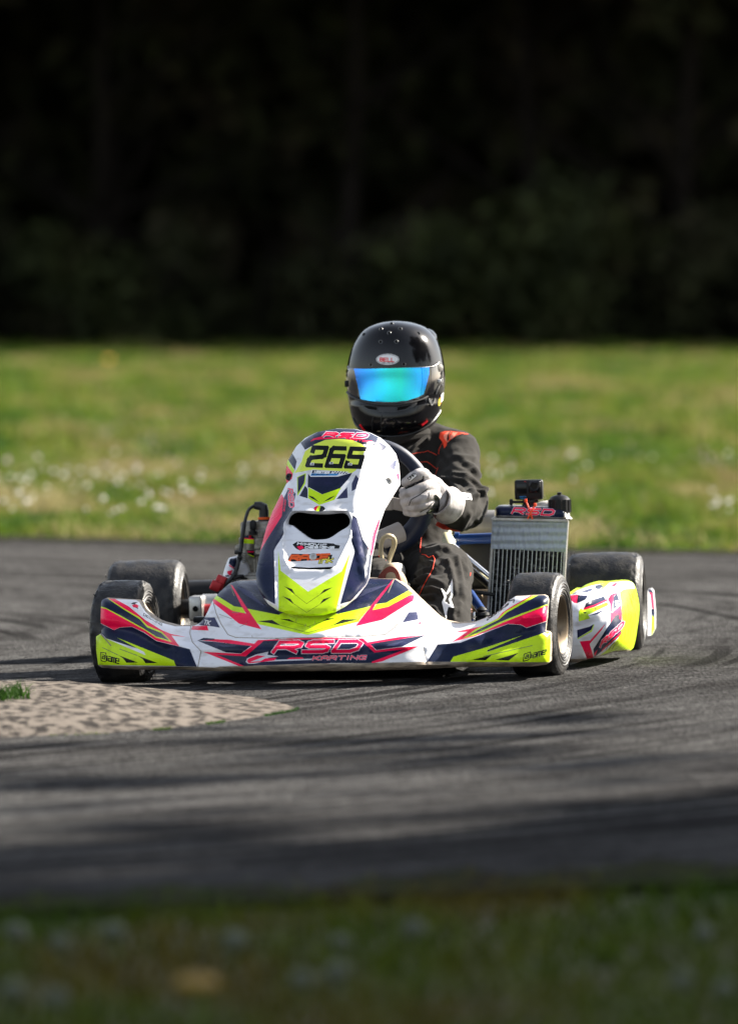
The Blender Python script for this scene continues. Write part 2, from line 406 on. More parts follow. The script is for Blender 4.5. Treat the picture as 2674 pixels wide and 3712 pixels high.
# ------------------------------------------------------------------ stroke lettering
GLY = {
 'A': [[(0, 0), (0, .75), (.25, 1), (.75, 1), (1, .75), (1, 0)], [(0, .4), (1, .4)]],
 'B': [[(0, 0), (0, 1), (.8, 1), (.95, .85), (.95, .65), (.8, .52), (0, .52)], [(.8, .52), (1, .38), (1, .15), (.85, 0), (0, 0)]],
 'C': [[(1, 1), (.2, 1), (0, .8), (0, .2), (.2, 0), (1, 0)]],
 'D': [[(0, 0), (0, 1), (.75, 1), (1, .75), (1, .25), (.75, 0), (0, 0)]],
 'E': [[(1, 0), (0, 0), (0, 1), (1, 1)], [(0, .5), (.85, .5)]],
 'G': [[(1, 1), (.2, 1), (0, .8), (0, .2), (.2, 0), (1, 0), (1, .5), (.5, .5)]],
 'H': [[(0, 0), (0, 1)], [(1, 0), (1, 1)], [(0, .5), (1, .5)]],
 'I': [[(.5, 0), (.5, 1)]],
 'K': [[(0, 0), (0, 1)], [(1, 1), (.1, .5), (1, 0)]],
 'L': [[(0, 1), (0, 0), (1, 0)]],
 'M': [[(0, 0), (0, 1), (.5, .45), (1, 1), (1, 0)]],
 'N': [[(0, 0), (0, 1), (1, 0), (1, 1)]],
 'O': [[(.25, 0), (0, .25), (0, .75), (.25, 1), (.75, 1), (1, .75), (1, .25), (.75, 0), (.25, 0)]],
 'P': [[(0, 0), (0, 1), (.8, 1), (1, .85), (1, .6), (.8, .45), (0, .45)]],
 'R': [[(0, 0), (0, 1), (.8, 1), (1, .85), (1, .6), (.8, .45), (0, .45)], [(.45, .45), (1, 0)]],
 'S': [[(0, 0), (.85, 0), (1, .12), (1, .38), (.85, .5), (.15, .5), (0, .62), (0, .88), (.15, 1), (1, 1)]],
 'T': [[(.5, 0), (.5, 1)], [(0, 1), (1, 1)]],
 'U': [[(0, 1), (0, .2), (.2, 0), (.8, 0), (1, .2), (1, 1)]],
 'V': [[(0, 1), (.5, 0), (1, 1)]],
 'Y': [[(0, 1), (.5, .5), (1, 1)], [(.5, .5), (.5, 0)]],
 'a': [[(.1, 1), (.85, 1), (1, .85), (1, 0), (0, 0), (0, .55), (1, .55)]],
 'm': [[(0, 0), (0, 1), (.9, 1), (1, .9), (1, 0)], [(.5, 1), (.5, 0)]],
 'e': [[(1, 0), (0, 0), (0, 1), (1, 1), (1, .5), (0, .5)]],
 'r': [[(0, 0), (0, 1), (1, 1)]], 'o': [[(0, 0), (0, 1), (1, 1), (1, 0), (0, 0)]],
 'p': [[(0, -.4), (0, 1), (1, 1), (1, 0), (0, 0)]], 's': [[(0, 0), (1, 0), (1, .5), (0, .5), (0, 1), (1, 1)]],
 'n': [[(0, 0), (0, 1), (.9, 1), (1, .9), (1, 0)]], 'k': [[(0, 0), (0, 1.5)], [(1, 1), (.1, .5), (1, 0)]], 'i': [[(.5, 0), (.5, 1)]],
 '2': [[(.05, .78), (.05, 1), (1, 1), (1, .58), (.85, .5), (.1, .42), (0, .3), (0, 0), (1, 0)]],
 '6': [[(.92, 1), (.12, 1), (0, .9), (0, 0), (1, 0), (1, .56), (0, .56)]],
 '5': [[(1, 1), (0, 1), (0, .55), (1, .55), (1, 0), (0, 0), (0, .22)]],
}
NARROW = {'I': 0.35, 'i': 0.35}
def text(m, s, o, ax, ay, th, gap=0.35, wide=1.0):
    """letters along ax (one letter width), up ay (one letter height), strokes th thick; all in photograph pixels"""
    o = np.array(o, float); ax = np.array(ax, float); ay = np.array(ay, float); out = []
    pen = 0.0
    for ch in s:
        if ch == ' ': pen += 0.8; continue
        w = NARROW.get(ch, 1.0)
        for line in GLY[ch]:
            P = [o + ax * (pen + (q[0] - (0.5 - w / 2 if w < 1 else 0)) * 1.0) + ay * q[1] for q in line]
            for a, b in zip(P[:-1], P[1:]):
                d = b - a; L = np.hypot(*d)
                if L < 1e-6: continue
                d = d / L; n = np.array((-d[1], d[0])) * th / 2; e = d * th / 2 * 0.8
                out.append((m, [tuple(a - e + n), tuple(b + e + n), tuple(b + e - n), tuple(a - e - n)]))
        pen += w + gap
    return out
# ================================================================== THE PLACE
KSL = math.tan(ROLL)
def gz(x, y):
    x = np.asarray(x, float); y = np.asarray(y, float)
    w = np.clip((y - 7.5) / 3.5, 0, 1) * np.clip((22 - y) / 5, 0, 1); w = w * w * (3 - 2 * w)
    wx = 1 / (1 + (x / 6) ** 2)
    return KSL * (x - KO.x) * w * wx + .0086 * np.clip(y - 24, 0, 75)
def ground_hit(px, py):
    d = ray(px, py); t = CAM_H / -d.z
    for _ in range(12):
        p = d * t; t = (CAM_H - float(gz(p.x, p.y))) / -d.z
    p = d * t; return p.x, p.y, float(gz(p.x, p.y))
def far_edge(x): return 22.75 - .62 * x + .012 * x * x * 0 + .10 * np.sin(x * 1.3) + .05 * np.sin(x * 4.1 + 1)
def near_edge(x): return 8.58 + .30 * x + .03 * np.sin(x * 3)
def axis_pts(lo, hi, fine_lo, fine_hi, step, grow=1.35):
    a = list(np.arange(fine_lo, fine_hi + 1e-6, step)); s = step
    while a[-1] < hi: s *= grow; a.append(min(hi, a[-1] + s))
    s = step
    while a[0] > lo: s *= grow; a.insert(0, max(lo, a[0] - s))
    return np.array(a)
def grid_mesh(name, X, Y, Z, m, parent=None):
    r, c = X.shape; V = np.stack([X.ravel(), Y.ravel(), Z.ravel()], 1)
    i = np.arange(r * c).reshape(r, c); F = np.stack([i[:-1, :-1].ravel(), i[:-1, 1:].ravel(), i[1:, 1:].ravel(), i[1:, :-1].ravel()], 1)
    return mesh_obj(name, V.tolist(), F.tolist(), m, parent)

# --- asphalt: aggregate, worn lighter lanes, curved rubber streaks round the inside of the bend
def asphalt_material():
    m = bpy.data.materials.new('asphalt'); m.use_nodes = True; nt = m.node_tree; b = nt.nodes['Principled BSDF']; N = nt.nodes.new; Lk = nt.links.new
    tc = N('ShaderNodeTexCoord'); ob = tc.outputs['Object']
    def noise_(scale, vec=None, det=6, rough=.6):
        n = N('ShaderNodeTexNoise'); n.inputs['Scale'].default_value = scale; n.inputs['Detail'].default_value = det; n.inputs['Roughness'].default_value = rough
        Lk(vec or ob, n.inputs['Vector']); return n.outputs['Fac']
    def rng_(v, a, b_, c, d):
        r = N('ShaderNodeMapRange'); r.inputs['From Min'].default_value = a; r.inputs['From Max'].default_value = b_; r.inputs['To Min'].default_value = c; r.inputs['To Max'].default_value = d; Lk(v, r.inputs['Value']); return r.outputs[0]
    def math_(op, a, b_):
        x = N('ShaderNodeMath'); x.operation = op
        for i, q in enumerate((a, b_)):
            if isinstance(q, (int, float)): x.inputs[i].default_value = q
            else: Lk(q, x.inputs[i])
        return x.outputs[0]
    def mix_(f, c1, c2):
        x = N('ShaderNodeMix'); x.data_type = 'RGBA'; Lk(f, x.inputs[0])
        for i, q in ((6, c1), (7, c2)):
            if isinstance(q, tuple): x.inputs[i].default_value = (*q, 1)
            else: Lk(q, x.inputs[i])
        return x.outputs[2]
    # polar coordinates about the bend
    def polar(cx, cy, wob, along=.5):
        mp = N('ShaderNodeMapping'); mp.inputs['Location'].default_value = (-cx, -cy, 0); Lk(ob, mp.inputs['Vector'])
        sp = N('ShaderNodeSeparateXYZ'); Lk(mp.outputs[0], sp.inputs[0])
        r2 = math_('SQRT', math_('ADD', math_('MULTIPLY', sp.outputs[0], sp.outputs[0]), math_('MULTIPLY', sp.outputs[1], sp.outputs[1])), 0)
        an = math_('ARCTAN2', sp.outputs[1], sp.outputs[0])
        cb = N('ShaderNodeCombineXYZ'); Lk(math_('ADD', r2, math_('MULTIPLY', noise_(.5, det=2), wob)), cb.inputs[0]); Lk(math_('MULTIPLY', an, along), cb.inputs[1]); return cb.outputs[0]
    p1 = polar(-5.0, 16.5, .35); p1r = polar(-5.0, 15.6, .12, .10); p2 = polar(-4.2, 18.0, .3)
    s1 = rng_(noise_(3.2, p1, 6, .7), .46, .60, 0, 1); s2 = rng_(noise_(9, p2, 4, .6), .52, .60, 0, 1)
    big = noise_(.9, det=3)
    base = mix_(rng_(big, .35, .65, 0, 1), (.044, .043, .043), (.064, .063, .063))
    agg = noise_(170, det=4, rough=.8)
    base = mix_(rng_(agg, .42, .62, 0, 1), base, (.115, .113, .110))
    base = mix_(rng_(noise_(75, det=2), .54, .66, 0, .75), base, (.022, .021, .021))
    base = mix_(rng_(noise_(24, det=5, rough=.75), .46, .62, 0, .8), base, (.026, .025, .025))
    streak = math_('MULTIPLY', math_('MAXIMUM', s1, math_('MULTIPLY', s2, .8)), rng_(noise_(2.2, det=3), .3, .6, .35, 1))
    s3 = math_('MULTIPLY', rng_(noise_(16, p1r, 2, .5), .54, .58, 0, 1), rng_(noise_(.8, det=2), .42, .58, .15, 1))
    base = mix_(math_('MULTIPLY', s3, .8), base, (.011, .011, .011))
    base = mix_(math_('MULTIPLY', streak, .72), base, (.016, .0155, .0155))
    base = mix_(rng_(noise_(3.3, det=2), .62, .72, 0, .55), base, (.026, .025, .024))   # old oil spots
    Lk(base, b.inputs['Base Color']); b.inputs['Roughness'].default_value = .62
    Lk(rng_(streak, 0, 1, .62, .42), b.inputs['Roughness'])
    b.inputs['Specular IOR Level'].default_value = .0
    vo = N('ShaderNodeTexVoronoi'); vo.inputs['Scale'].default_value = 95; Lk(ob, vo.inputs['Vector'])
    h = math_('ADD', math_('MULTIPLY', vo.outputs['Distance'], .9), math_('MULTIPLY', noise_(260, det=2), .5))
    bp = N('ShaderNodeBump'); bp.inputs['Strength'].default_value = .85; bp.inputs['Distance'].default_value = .006; Lk(h, bp.inputs['Height']); Lk(bp.outputs[0], b.inputs['Normal'])
    MATS['asphalt'] = m
asphalt_material()
mat('soil', (0.045, 0.052, 0.022), rough=.95, vary=(.085, .07, .04), vscale=3.0, vmix=1, bump=1, bscale=30)
mat('apron_concrete', (0.140, 0.121, 0.104), rough=.95, spec=.02, bstretch=(1, .6, 1), vary=(.030, .027, .025), vscale=34, vmix=1.0, vrange=(.44, .60), bump=1.0, bscale=60)

def foliage_mat(name, cols, scale=1.2, blotch=(.4, .62), trans=.25):
    m = bpy.data.materials.new(name); m.use_nodes = True; nt = m.node_tree; b = nt.nodes['Principled BSDF']
    b.inputs['Roughness'].default_value = .7; b.inputs['Specular IOR Level'].default_value = .08
    tc = nt.nodes.new('ShaderNodeTexCoord'); n = nt.nodes.new('ShaderNodeTexNoise'); n.inputs['Scale'].default_value = scale; n.inputs['Detail'].default_value = 4
    mp = nt.nodes.new('ShaderNodeMapping'); mp.inputs['Scale'].default_value = (1, .45, 1); nt.links.new(tc.outputs['Object'], mp.inputs['Vector']); nt.links.new(mp.outputs[0], n.inputs['Vector'])
    r = nt.nodes.new('ShaderNodeValToRGB'); nt.links.new(n.outputs['Fac'], r.inputs[0]); e = r.color_ramp.elements
    e[0].position = blotch[0]; e[0].color = (*cols[0], 1); e[1].position = blotch[1]; e[1].color = (*cols[-1], 1)
    for i, c in enumerate(cols[1:-1]): x = e.new(blotch[0] + (blotch[1] - blotch[0]) * (i + 1) / (len(cols) - 1)); x.color = (*c, 1)
    at = nt.nodes.new('ShaderNodeAttribute'); at.attribute_name = 'tone'
    mx = nt.nodes.new('ShaderNodeMix'); mx.data_type = 'RGBA'; mx.blend_type = 'MULTIPLY'; mx.inputs[0].default_value = 1
    nt.links.new(r.outputs[0], mx.inputs[6]); nt.links.new(at.outputs['Color'], mx.inputs[7]); nt.links.new(mx.outputs[2], b.inputs['Base Color'])
    if trans:
        t = nt.nodes.new('ShaderNodeBsdfTranslucent'); nt.links.new(mx.outputs[2], t.inputs['Color']); ms = nt.nodes.new('ShaderNodeMixShader'); ms.inputs[0].default_value = trans
        out = [q for q in nt.nodes if q.type == 'OUTPUT_MATERIAL'][0]
        nt.links.new(b.outputs[0], ms.inputs[1]); nt.links.new(t.outputs[0], ms.inputs[2]); nt.links.new(ms.outputs[0], out.inputs['Surface'])
    MATS[name] = m
foliage_mat('grass_blade', [(.020, .060, .008), (.075, .125, .013), (.125, .14, .025), (.21, .17, .075)], scale=1.5, blotch=(.36, .64), trans=.4)
foliage_mat('tuft_blade', [(.018, .05, .006), (.03, .075, .010)], scale=3, trans=.3)
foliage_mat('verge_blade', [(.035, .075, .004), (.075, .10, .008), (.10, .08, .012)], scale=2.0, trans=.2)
foliage_mat('shade_tree_leaf', [(.03, .06, .012), (.05, .08, .02)], trans=.1)
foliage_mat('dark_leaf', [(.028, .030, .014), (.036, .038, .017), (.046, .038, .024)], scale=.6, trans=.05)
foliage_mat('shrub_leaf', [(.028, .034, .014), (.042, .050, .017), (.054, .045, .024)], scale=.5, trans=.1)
mat('bark', (0.015, 0.012, 0.010), spec=.05, rough=.9, bump=1, bscale=20)
mat('white_petal', (0.62, 0.58, 0.50), rough=.6); mat('shaded_petal', (0.055, 0.065, 0.038), rough=.7); mat('yellow_petal', (0.75, 0.36, 0.01), rough=.6); mat('purple_petal', (0.30, 0.17, 0.20), rough=.6); mat('stem_green', (.06, .12, .02), rough=.6)  # near-verge clover petals carry the shade there in their darker colour

xs = axis_pts(-220, 220, -6, 6, .25); ys = axis_pts(-120, 420, 2, 34, .25)
X, Y = np.meshgrid(xs, ys)
prop(grid_mesh('ground', X, Y, gz(X, Y) - .006, 'soil'), kind='structure')
xs = axis_pts(-70, 70, -4, 4, .10); ts = np.linspace(0, 1, 150)
X, Tt = np.meshgrid(xs, ts); lo = np.maximum(near_edge(X), 3); hi = np.maximum(far_edge(X), lo + 6); Y = lo + (hi - lo) * Tt
prop(grid_mesh('asphalt_track', X, Y, gz(X, Y) + .004, 'asphalt'), kind='structure')

mat('shoulder_gravel', (0.026, 0.024, 0.021), spec=0.0, rough=.95, vary=(.035, .04, .02), vscale=9, vmix=1, bump=1, bscale=60)
for nm, e0, w_ in (('near', near_edge, .22), ('far', far_edge, -.35)):
    xs_ = axis_pts(-60, 60, -4, 4, .05); t_ = np.linspace(0, 1, 5); X, Tt = np.meshgrid(xs_, t_)
    jag = .06 * np.sin(X * 17) + .05 * np.sin(X * 41 + 2) + .05 * np.sin(X * 5.3); y0 = e0(X); Y = y0 + (w_ + jag) * Tt - (.06 if w_ > 0 else -.05) * (1 - Tt)
    if w_ < 0: Y = Y[::-1]
    prop(grid_mesh('gravel_shoulder', X, Y, gz(X, Y) + .009, 'shoulder_gravel'), kind='structure')

# --- stone apron at the apex of the bend (a low weathered mound)
AP = [(-2600, 2482), (-1200, 2489), (-300, 2497), (0, 2500), (150, 2500), (400, 2504), (560, 2509), (700, 2514), (830, 2524), (930, 2535), (1010, 2552), (1072, 2571), (1058, 2584), (950, 2603), (800, 2624), (600, 2649), (400, 2663), (200, 2672), (0, 2681), (-300, 2692), (-1200, 2712), (-2600, 2730)]
APW = [ground_hit(*q)[:2] for q in AP]; APW = resample(APW, .05)
V, T = cdt([APW], .035, APW)
da = dist_poly(V, APW); pts = []
for (x, y), d in zip(V, da):
    n = noise.fractal(Vector((x * 6, y * 3.5, 0)), .6, 2.0, 5); n2 = noise.noise(Vector((x * 22, y * 14, 4))); n3 = noise.noise(Vector((x * 45, y * 30, 8)))
    h = .042 * (1 - math.exp(-d / .17)) * min(1, max(.25, (-.15 - x) / .5)) + min(d * 4, 1) * (.007 * n + .0018 * n2 + .0055 * n3) + .004
    pts.append((x, y, float(gz(x, y)) + h))
    
ap = mesh_obj('concrete_apron', pts, T[:, ::-1].tolist(), 'apron_concrete'); 
if ap.data.polygons[0].normal.z < 0: ap.data.flip_normals()
prop(ap, kind='structure')

# --- blades
def blades(name, P, hgt, wid, lean, m, kind_label, tone=(.6, 1.3), cat='grass', segs=1):
    n = len(P); a = rng.uniform(0, 2 * np.pi, n); h = hgt * rng.uniform(.5, 1.3, n); w = wid * rng.uniform(.7, 1.3, n)
    dx, dy = np.cos(a), np.sin(a); lx = rng.normal(0, lean, n) * h; ly = rng.normal(0, lean, n) * h
    b0 = P - np.stack([dx * w, dy * w, 0 * w], 1) / 2; b1 = P + np.stack([dx * w, dy * w, 0 * w], 1) / 2
    mid = P + np.stack([lx * .35, ly * .35, h * .6], 1); tip = P + np.stack([lx, ly, h], 1)
    m0 = mid - np.stack([dx * w, dy * w, 0 * w], 1) * .35; m1 = mid + np.stack([dx * w, dy * w, 0 * w], 1) * .35
    V = np.stack([b0, b1, m1, m0, tip], 1).reshape(-1, 3); i = np.arange(n) * 5
    me = bpy.data.meshes.new(name); me.vertices.add(len(V)); me.vertices.foreach_set('co', V.ravel())
    F = np.concatenate([np.stack([i, i + 1, i + 2], 1), np.stack([i, i + 2, i + 3], 1), np.stack([i + 3, i + 2, i + 4], 1)])
    me.loops.add(F.size); me.loops.foreach_set('vertex_index', F.ravel().astype(np.int32))
    me.polygons.add(len(F)); me.polygons.foreach_set('loop_start', (np.arange(len(F)) * 3).astype(np.int32)); me.polygons.foreach_set('loop_total', np.full(len(F), 3, np.int32))
    me.materials.append(MATS[m]); me.update(calc_edges=True)
    t = np.repeat(rng.uniform(*tone, n), 5); c = np.ones((len(V), 4), np.float32); c[:, :3] = t[:, None]
    at = me.color_attributes.new('tone', 'FLOAT_COLOR', 'POINT'); at.data.foreach_set('color', c.ravel())
    o = bpy.data.objects.new(name, me); COL.objects.link(o); return prop(o, kind_label, cat, kind='stuff')
def scatter(n, y0, y1, spread=.075, margin=2.0, pw=1.0):
    y = y0 + (y1 - y0) * rng.random(n) ** pw; hw = y * spread + margin; x = rng.uniform(-1, 1, n) * hw; return x, y
parts = []
x, y = scatter(150000, 20.5, 34, margin=1.0); k = y > far_edge(x) + rng.normal(0, .16, len(x)) + .10 + .12 * np.sin(x * 7.3) * np.sin(x * 2.1); parts.append((x[k], y[k], .055, .007))
xx = np.concatenate([x[k]]); yy = y[k]
# clumpy height
def clump(x, y): return np.array([.55 + 1.1 * max(0, noise.noise(Vector((a * 1.6, b * .8, 2))) + .35) for a, b in zip(x, y)])
P = np.stack([xx, yy, gz(xx, yy) - .02], 1); h = .080 * clump(xx * 1.3, yy * 1.3); blades('grass', P, h, .009, .55, 'grass_blade', 'sunlit meadow grass along the far side of the track')
foliage_mat('dry_blade', [(.30, .25, .12), (.22, .20, .08)], scale=2.0, trans=.3)
x, y = scatter(60000, 21, 33, margin=1.0); k = (y > far_edge(x) + .05) & np.array([noise.noise(Vector((p * 1.1, q * .5, 31))) + .6 * noise.noise(Vector((p * 4, q * 2, 12))) > .16 for p, q in zip(x, y)]); P = np.stack([x[k], y[k], gz(x[k], y[k]) - .02], 1)
blades('dry_grass', P, .10 * clump(x[k] * 2, y[k] * 2), .007, .7, 'dry_blade', 'pale dry stalks scattered through the meadow grass by the track', cat='dry grass')
x, y = scatter(170000, 34, 96, spread=.085, margin=2.0); P = np.stack([x, y, gz(x, y) - .02], 1); h = .11 * clump(x * .6, y * .5)
blades('grass', P, h, .022, .5, 'grass_blade', 'open meadow grass reaching back to the dark wood')
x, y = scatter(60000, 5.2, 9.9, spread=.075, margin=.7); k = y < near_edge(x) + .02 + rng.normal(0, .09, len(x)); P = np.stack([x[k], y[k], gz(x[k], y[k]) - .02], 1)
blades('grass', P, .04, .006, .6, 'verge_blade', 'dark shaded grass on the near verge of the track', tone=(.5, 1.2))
# moss and grass fringe under the near edge of the apron
fr = [ground_hit(q[0] + rng.uniform(-3, 3), q[1] + rng.uniform(-3, 4)) for q in [(float(a), float(np.interp(a, [0, 200, 400, 600, 800, 950, 1058, 1085], [2681, 2672, 2663, 2649, 2624, 2603, 2584, 2573]))) for a in np.concatenate([rng.uniform(560, 1085, 2600), rng.uniform(60, 560, 400)])]]
k = [noise.noise(Vector((p[0] * 9, 1, 5))) > -.05 for p in fr]; fr = [p for p, q in zip(fr, k) if q]
blades('moss_fringe', np.array(fr), .007, .003, .8, 'grass_blade', 'thin green moss fringe along the apron edge', cat='moss')
c0 = ground_hit(30, 2600)
tp = np.array([(c0[0] + rng.normal(0, .022), c0[1] + rng.normal(0, .07)) for _ in range(170)]); P = np.stack([tp[:, 0], tp[:, 1], gz(tp[:, 0], tp[:, 1]) + .038], 1)
o = blades('grass_tuft', P, .034, .005, .5, 'tuft_blade', 'small green grass tuft growing on the left of the stone apron', cat='grass tuft')

# --- flowers: each a stem with a ball of petals
def flower_mesh(name, r, m, hgt, daisy=False):
    b = MB(); b.tube([(0, 0, 0), (.004, 0, hgt * .6), (0, 0, hgt)], .0015, 4, m=1)
    if daisy: b.lathe([(0, .0005), (-.003, r * .5), (.002, r), (.006, r * .8), (.010, .0005)], (0, 0, hgt), (0, 0, 1), 10)
    else: b.ball((0, 0, hgt), r, (1, 1, .8), 8)
    me = bpy.data.meshes.new(name); me.from_pydata(b.v, [], b.f); me.materials.append(MATS[m]); me.materials.append(MATS['stem_green']); me.polygons.foreach_set('material_index', b.m); me.update(); return me
fm = flower_mesh('clover_flower', .011, 'white_petal', .085); fm2 = flower_mesh('clover_flower', .016, 'shaded_petal', .045); dm = flower_mesh('dandelion', .022, 'yellow_petal', .07, True); mat('dimmed_yellow_petal', (.20, .115, .003), rough=.7); dm2 = flower_mesh('dandelion', .022, 'dimmed_yellow_petal', .07, True); pm_ = flower_mesh('purple_flower', .011, 'purple_petal', .075)  # near-verge dandelion: yellow petals darkened in colour for the dim foreground
def put(me, name, px, py, label, cat, group=None, s=1.0, up=.06):
    x, y, z = ground_hit(px, py); o = bpy.data.objects.new(name, me); COL.objects.link(o); o.location = (x, y, z - .01); o.scale = (s, s, s * 1.0); o.rotation_euler = (rng.uniform(-.2, .2), rng.uniform(-.2, .2), rng.uniform(0, 6)); prop(o, label, cat, group); return o
def cluster(n, cx, cy, sx, sy):
    for _ in range(n):
        px, py = rng.normal(cx, sx), rng.normal(cy, sy); py = min(max(py, 1700), 1925)
        if 700 < px < 760: pass
        put(fm, 'clover_flower', px, py, 'white clover flower in the blurred grass beyond the track', 'flower', 'white clover flowers in the meadow', rng.uniform(.7, 1.3))
cluster(34, 150, 1800, 120, 35); cluster(22, 420, 1780, 90, 40); cluster(10, 60, 1870, 60, 20); cluster(12, 950, 1740, 90, 20); cluster(8, 620, 1850, 60, 40)
cluster(8, 1830, 1840, 50, 60); cluster(8, 2600, 1880, 60, 25); cluster(8, 2250, 1700, 200, 25); cluster(6, 450, 1900, 60, 15); cluster(5, 2050, 1760, 60, 30)
for _ in range(46):
    put(pm_, 'purple_flower', rng.uniform(0, 2674), rng.normal(1700, 30), 'small purple wildflower in the blurred grass beyond the track', 'flower', 'purple wildflowers in the meadow', rng.uniform(.8, 1.3))
put(dm, 'dandelion', 2520, 1303, 'yellow dandelion blur in the meadow at the upper right near the wood', 'flower', s=3.0)
put(dm, 'dandelion', 385, 1400, 'faint yellow dandelion blur in the meadow left of the driver', 'flower', s=2.2)
put(dm, 'dandelion', 752, 1372, 'yellow dandelion blur in the meadow just left of the helmet', 'flower', s=1.7)
put(dm2, 'dandelion', 715, 3800, 'yellow dandelion in darkened colour, blurred on the near verge at the bottom', 'flower', s=1.25)
for (a, b_) in ((40, 3350), (210, 3390), (430, 3360), (830, 3400), (1230, 3380), (1250, 3520), (1490, 3340), (200, 3600), (1080, 3540), (2570, 3350), (2480, 3540), (20, 3590), (2650, 3560)):
    put(fm2, 'clover_flower', a, b_ + 120, 'pale clover flower melting into blur on the near verge', 'flower', 'clover flowers on the near verge', rng.uniform(.9, 1.2))

# --- dark wood behind the meadow
def leaf_cloud(centers, radii, n, size, flat=.8):
    c = centers[rng.integers(0, len(centers), n)]; idx = rng.integers(0, len(centers), n); c = centers[idx]; r = radii[idx]
    d = rng.normal(size=(n, 3)); d /= np.linalg.norm(d, axis=1)[:, None]; p = c + d * (r * rng.random(n) ** .33)[:, None] * np.array([1, 1, flat])
    u = rng.normal(size=(n, 3)); u /= np.linalg.norm(u, axis=1)[:, None]; v = np.cross(u, rng.normal(size=(n, 3))); v /= np.linalg.norm(v, axis=1)[:, None]
    s = size * rng.uniform(.6, 1.4, n)[:, None]; return np.stack([p - u * s, p + v * s * .5, p + u * s, p - v * s * .5], 1).reshape(-1, 3)
def cloud_obj(name, V, m, parent, tone=(.5, 1.4)):
    n = len(V) // 4; me = bpy.data.meshes.new(name); me.vertices.add(len(V)); me.vertices.foreach_set('co', V.ravel().astype(np.float32)); F = np.arange(n * 4)
    me.loops.add(n * 4); me.loops.foreach_set('vertex_index', F.astype(np.int32)); me.polygons.add(n); me.polygons.foreach_set('loop_start', (np.arange(n) * 4).astype(np.int32)); me.polygons.foreach_set('loop_total', np.full(n, 4, np.int32))
    me.materials.append(MATS[m]); me.update(calc_edges=True); c = np.ones((len(V), 4), np.float32); c[:, :3] = np.repeat(rng.uniform(*tone, n), 4)[:, None]
    me.color_attributes.new('tone', 'FLOAT_COLOR', 'POINT').data.foreach_set('color', c.ravel())
    o = bpy.data.objects.new(name, me); COL.objects.link(o)
    if parent: o.parent = parent
    return o
def tree(x, y, H, r, seed, label, group=None, low=5.5, leaves=5000, mleaf='dark_leaf', lsize=.30, reach=None):
    rr_ = random.Random(seed); t = empty('tree', (x, y, float(gz(x, y)))); prop(t, label, 'tree', group)
    m = MB(); pts = [(0, 0, -.3)]; px = py = 0
    for k in range(1, 7): px += rr_.uniform(-.12, .12); py += rr_.uniform(-.12, .12); pts.append((px, py, H * .75 * k / 6))
    sp_ = spline(pts, 3); n = len(sp_); m.tube(sp_, [r * (1.25 if i < 1 else 1) * (1 - .8 * i / n) for i in range(n)], 9)
    cs = []; rs = []
    for k in range(12):
        i = int(n * rr_.uniform(.16, .9)); b0 = sp_[i]; a = rr_.uniform(0, 6.28); L_ = rr_.uniform(1.8, 4.2) * (1.1 - i / n * .5)
        e = b0 + Vector((math.cos(a) * L_, math.sin(a) * L_, L_ * rr_.uniform(.35, .9))); md = (b0 + e) / 2 + Vector((rr_.uniform(-.2, .2), rr_.uniform(-.2, .2), -.15))
        m.tube(spline([b0, md, e], 3), [r * .45 * (1 - i / n * .5) * (1 - .13 * q) for q in range(7)], 6)
        if e.z > low: cs.append(tuple(e)); rs.append(rr_.uniform(1.2, 2.0))
    for k in range(10): a = rr_.uniform(0, 6.28); q = rr_.uniform(.3, 3.4); cs.append((math.cos(a) * q, math.sin(a) * q, rr_.uniform(low + 1, H))); rs.append(rr_.uniform(1.2, 2.2))
    if reach:  # overhang above the view, shaped to keep skylight off the wood edge
        for k in range(7): cs.append((rr_.uniform(-2.5, 2.5), -rr_.uniform(1, reach), low + rr_.uniform(.8, 2.6))); rs.append(rr_.uniform(1.2, 1.8))
    m.build('trunk', 'bark', t); cloud_obj('crown', leaf_cloud(np.array(cs), np.array(rs), leaves, lsize), mleaf, t); return t
def shrub(x, y, w, h, n, m, label, group=None, size=.12, seed=0):
    rr_ = random.Random(seed); t = empty('shrub', (x, y, float(gz(x, y)))); prop(t, label, 'shrub', group)
    b = MB()
    for k in range(5): a = rr_.uniform(0, 6.28); b.tube(spline([(0, 0, -.1), (math.cos(a) * w * .2, math.sin(a) * w * .2, h * .4), (math.cos(a) * w * .45, math.sin(a) * w * .4, h * .8)], 3), .03, 5)
    b.build('stem', 'bark', t)
    cs = np.array([(rr_.uniform(-w, w) * .5, rr_.uniform(-.8, .8), rr_.uniform(.1, .85) * h) for _ in range(12)]); cloud_obj('foliage', leaf_cloud(cs, np.array([rr_.uniform(.3, .6) * h * .7 for _ in range(12)]), n, size), m, t); return t
TY = 93.0
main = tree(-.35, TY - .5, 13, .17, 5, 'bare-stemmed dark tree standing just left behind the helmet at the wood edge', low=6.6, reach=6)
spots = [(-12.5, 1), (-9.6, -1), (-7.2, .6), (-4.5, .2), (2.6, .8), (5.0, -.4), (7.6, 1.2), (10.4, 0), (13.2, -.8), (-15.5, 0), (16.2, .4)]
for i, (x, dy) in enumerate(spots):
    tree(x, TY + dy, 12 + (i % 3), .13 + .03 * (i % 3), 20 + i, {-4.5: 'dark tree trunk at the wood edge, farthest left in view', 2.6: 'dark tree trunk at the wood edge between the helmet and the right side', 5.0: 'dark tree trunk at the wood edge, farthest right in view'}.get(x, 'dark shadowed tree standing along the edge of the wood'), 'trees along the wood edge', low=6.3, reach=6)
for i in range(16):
    tree(-24 + 3.3 * i, TY + 6 + (i % 3) * 2.4, 13, .16, 60 + i, 'tall dark tree deeper inside the wood', 'trees deeper in the wood', low=2.6, leaves=4500, lsize=.4)
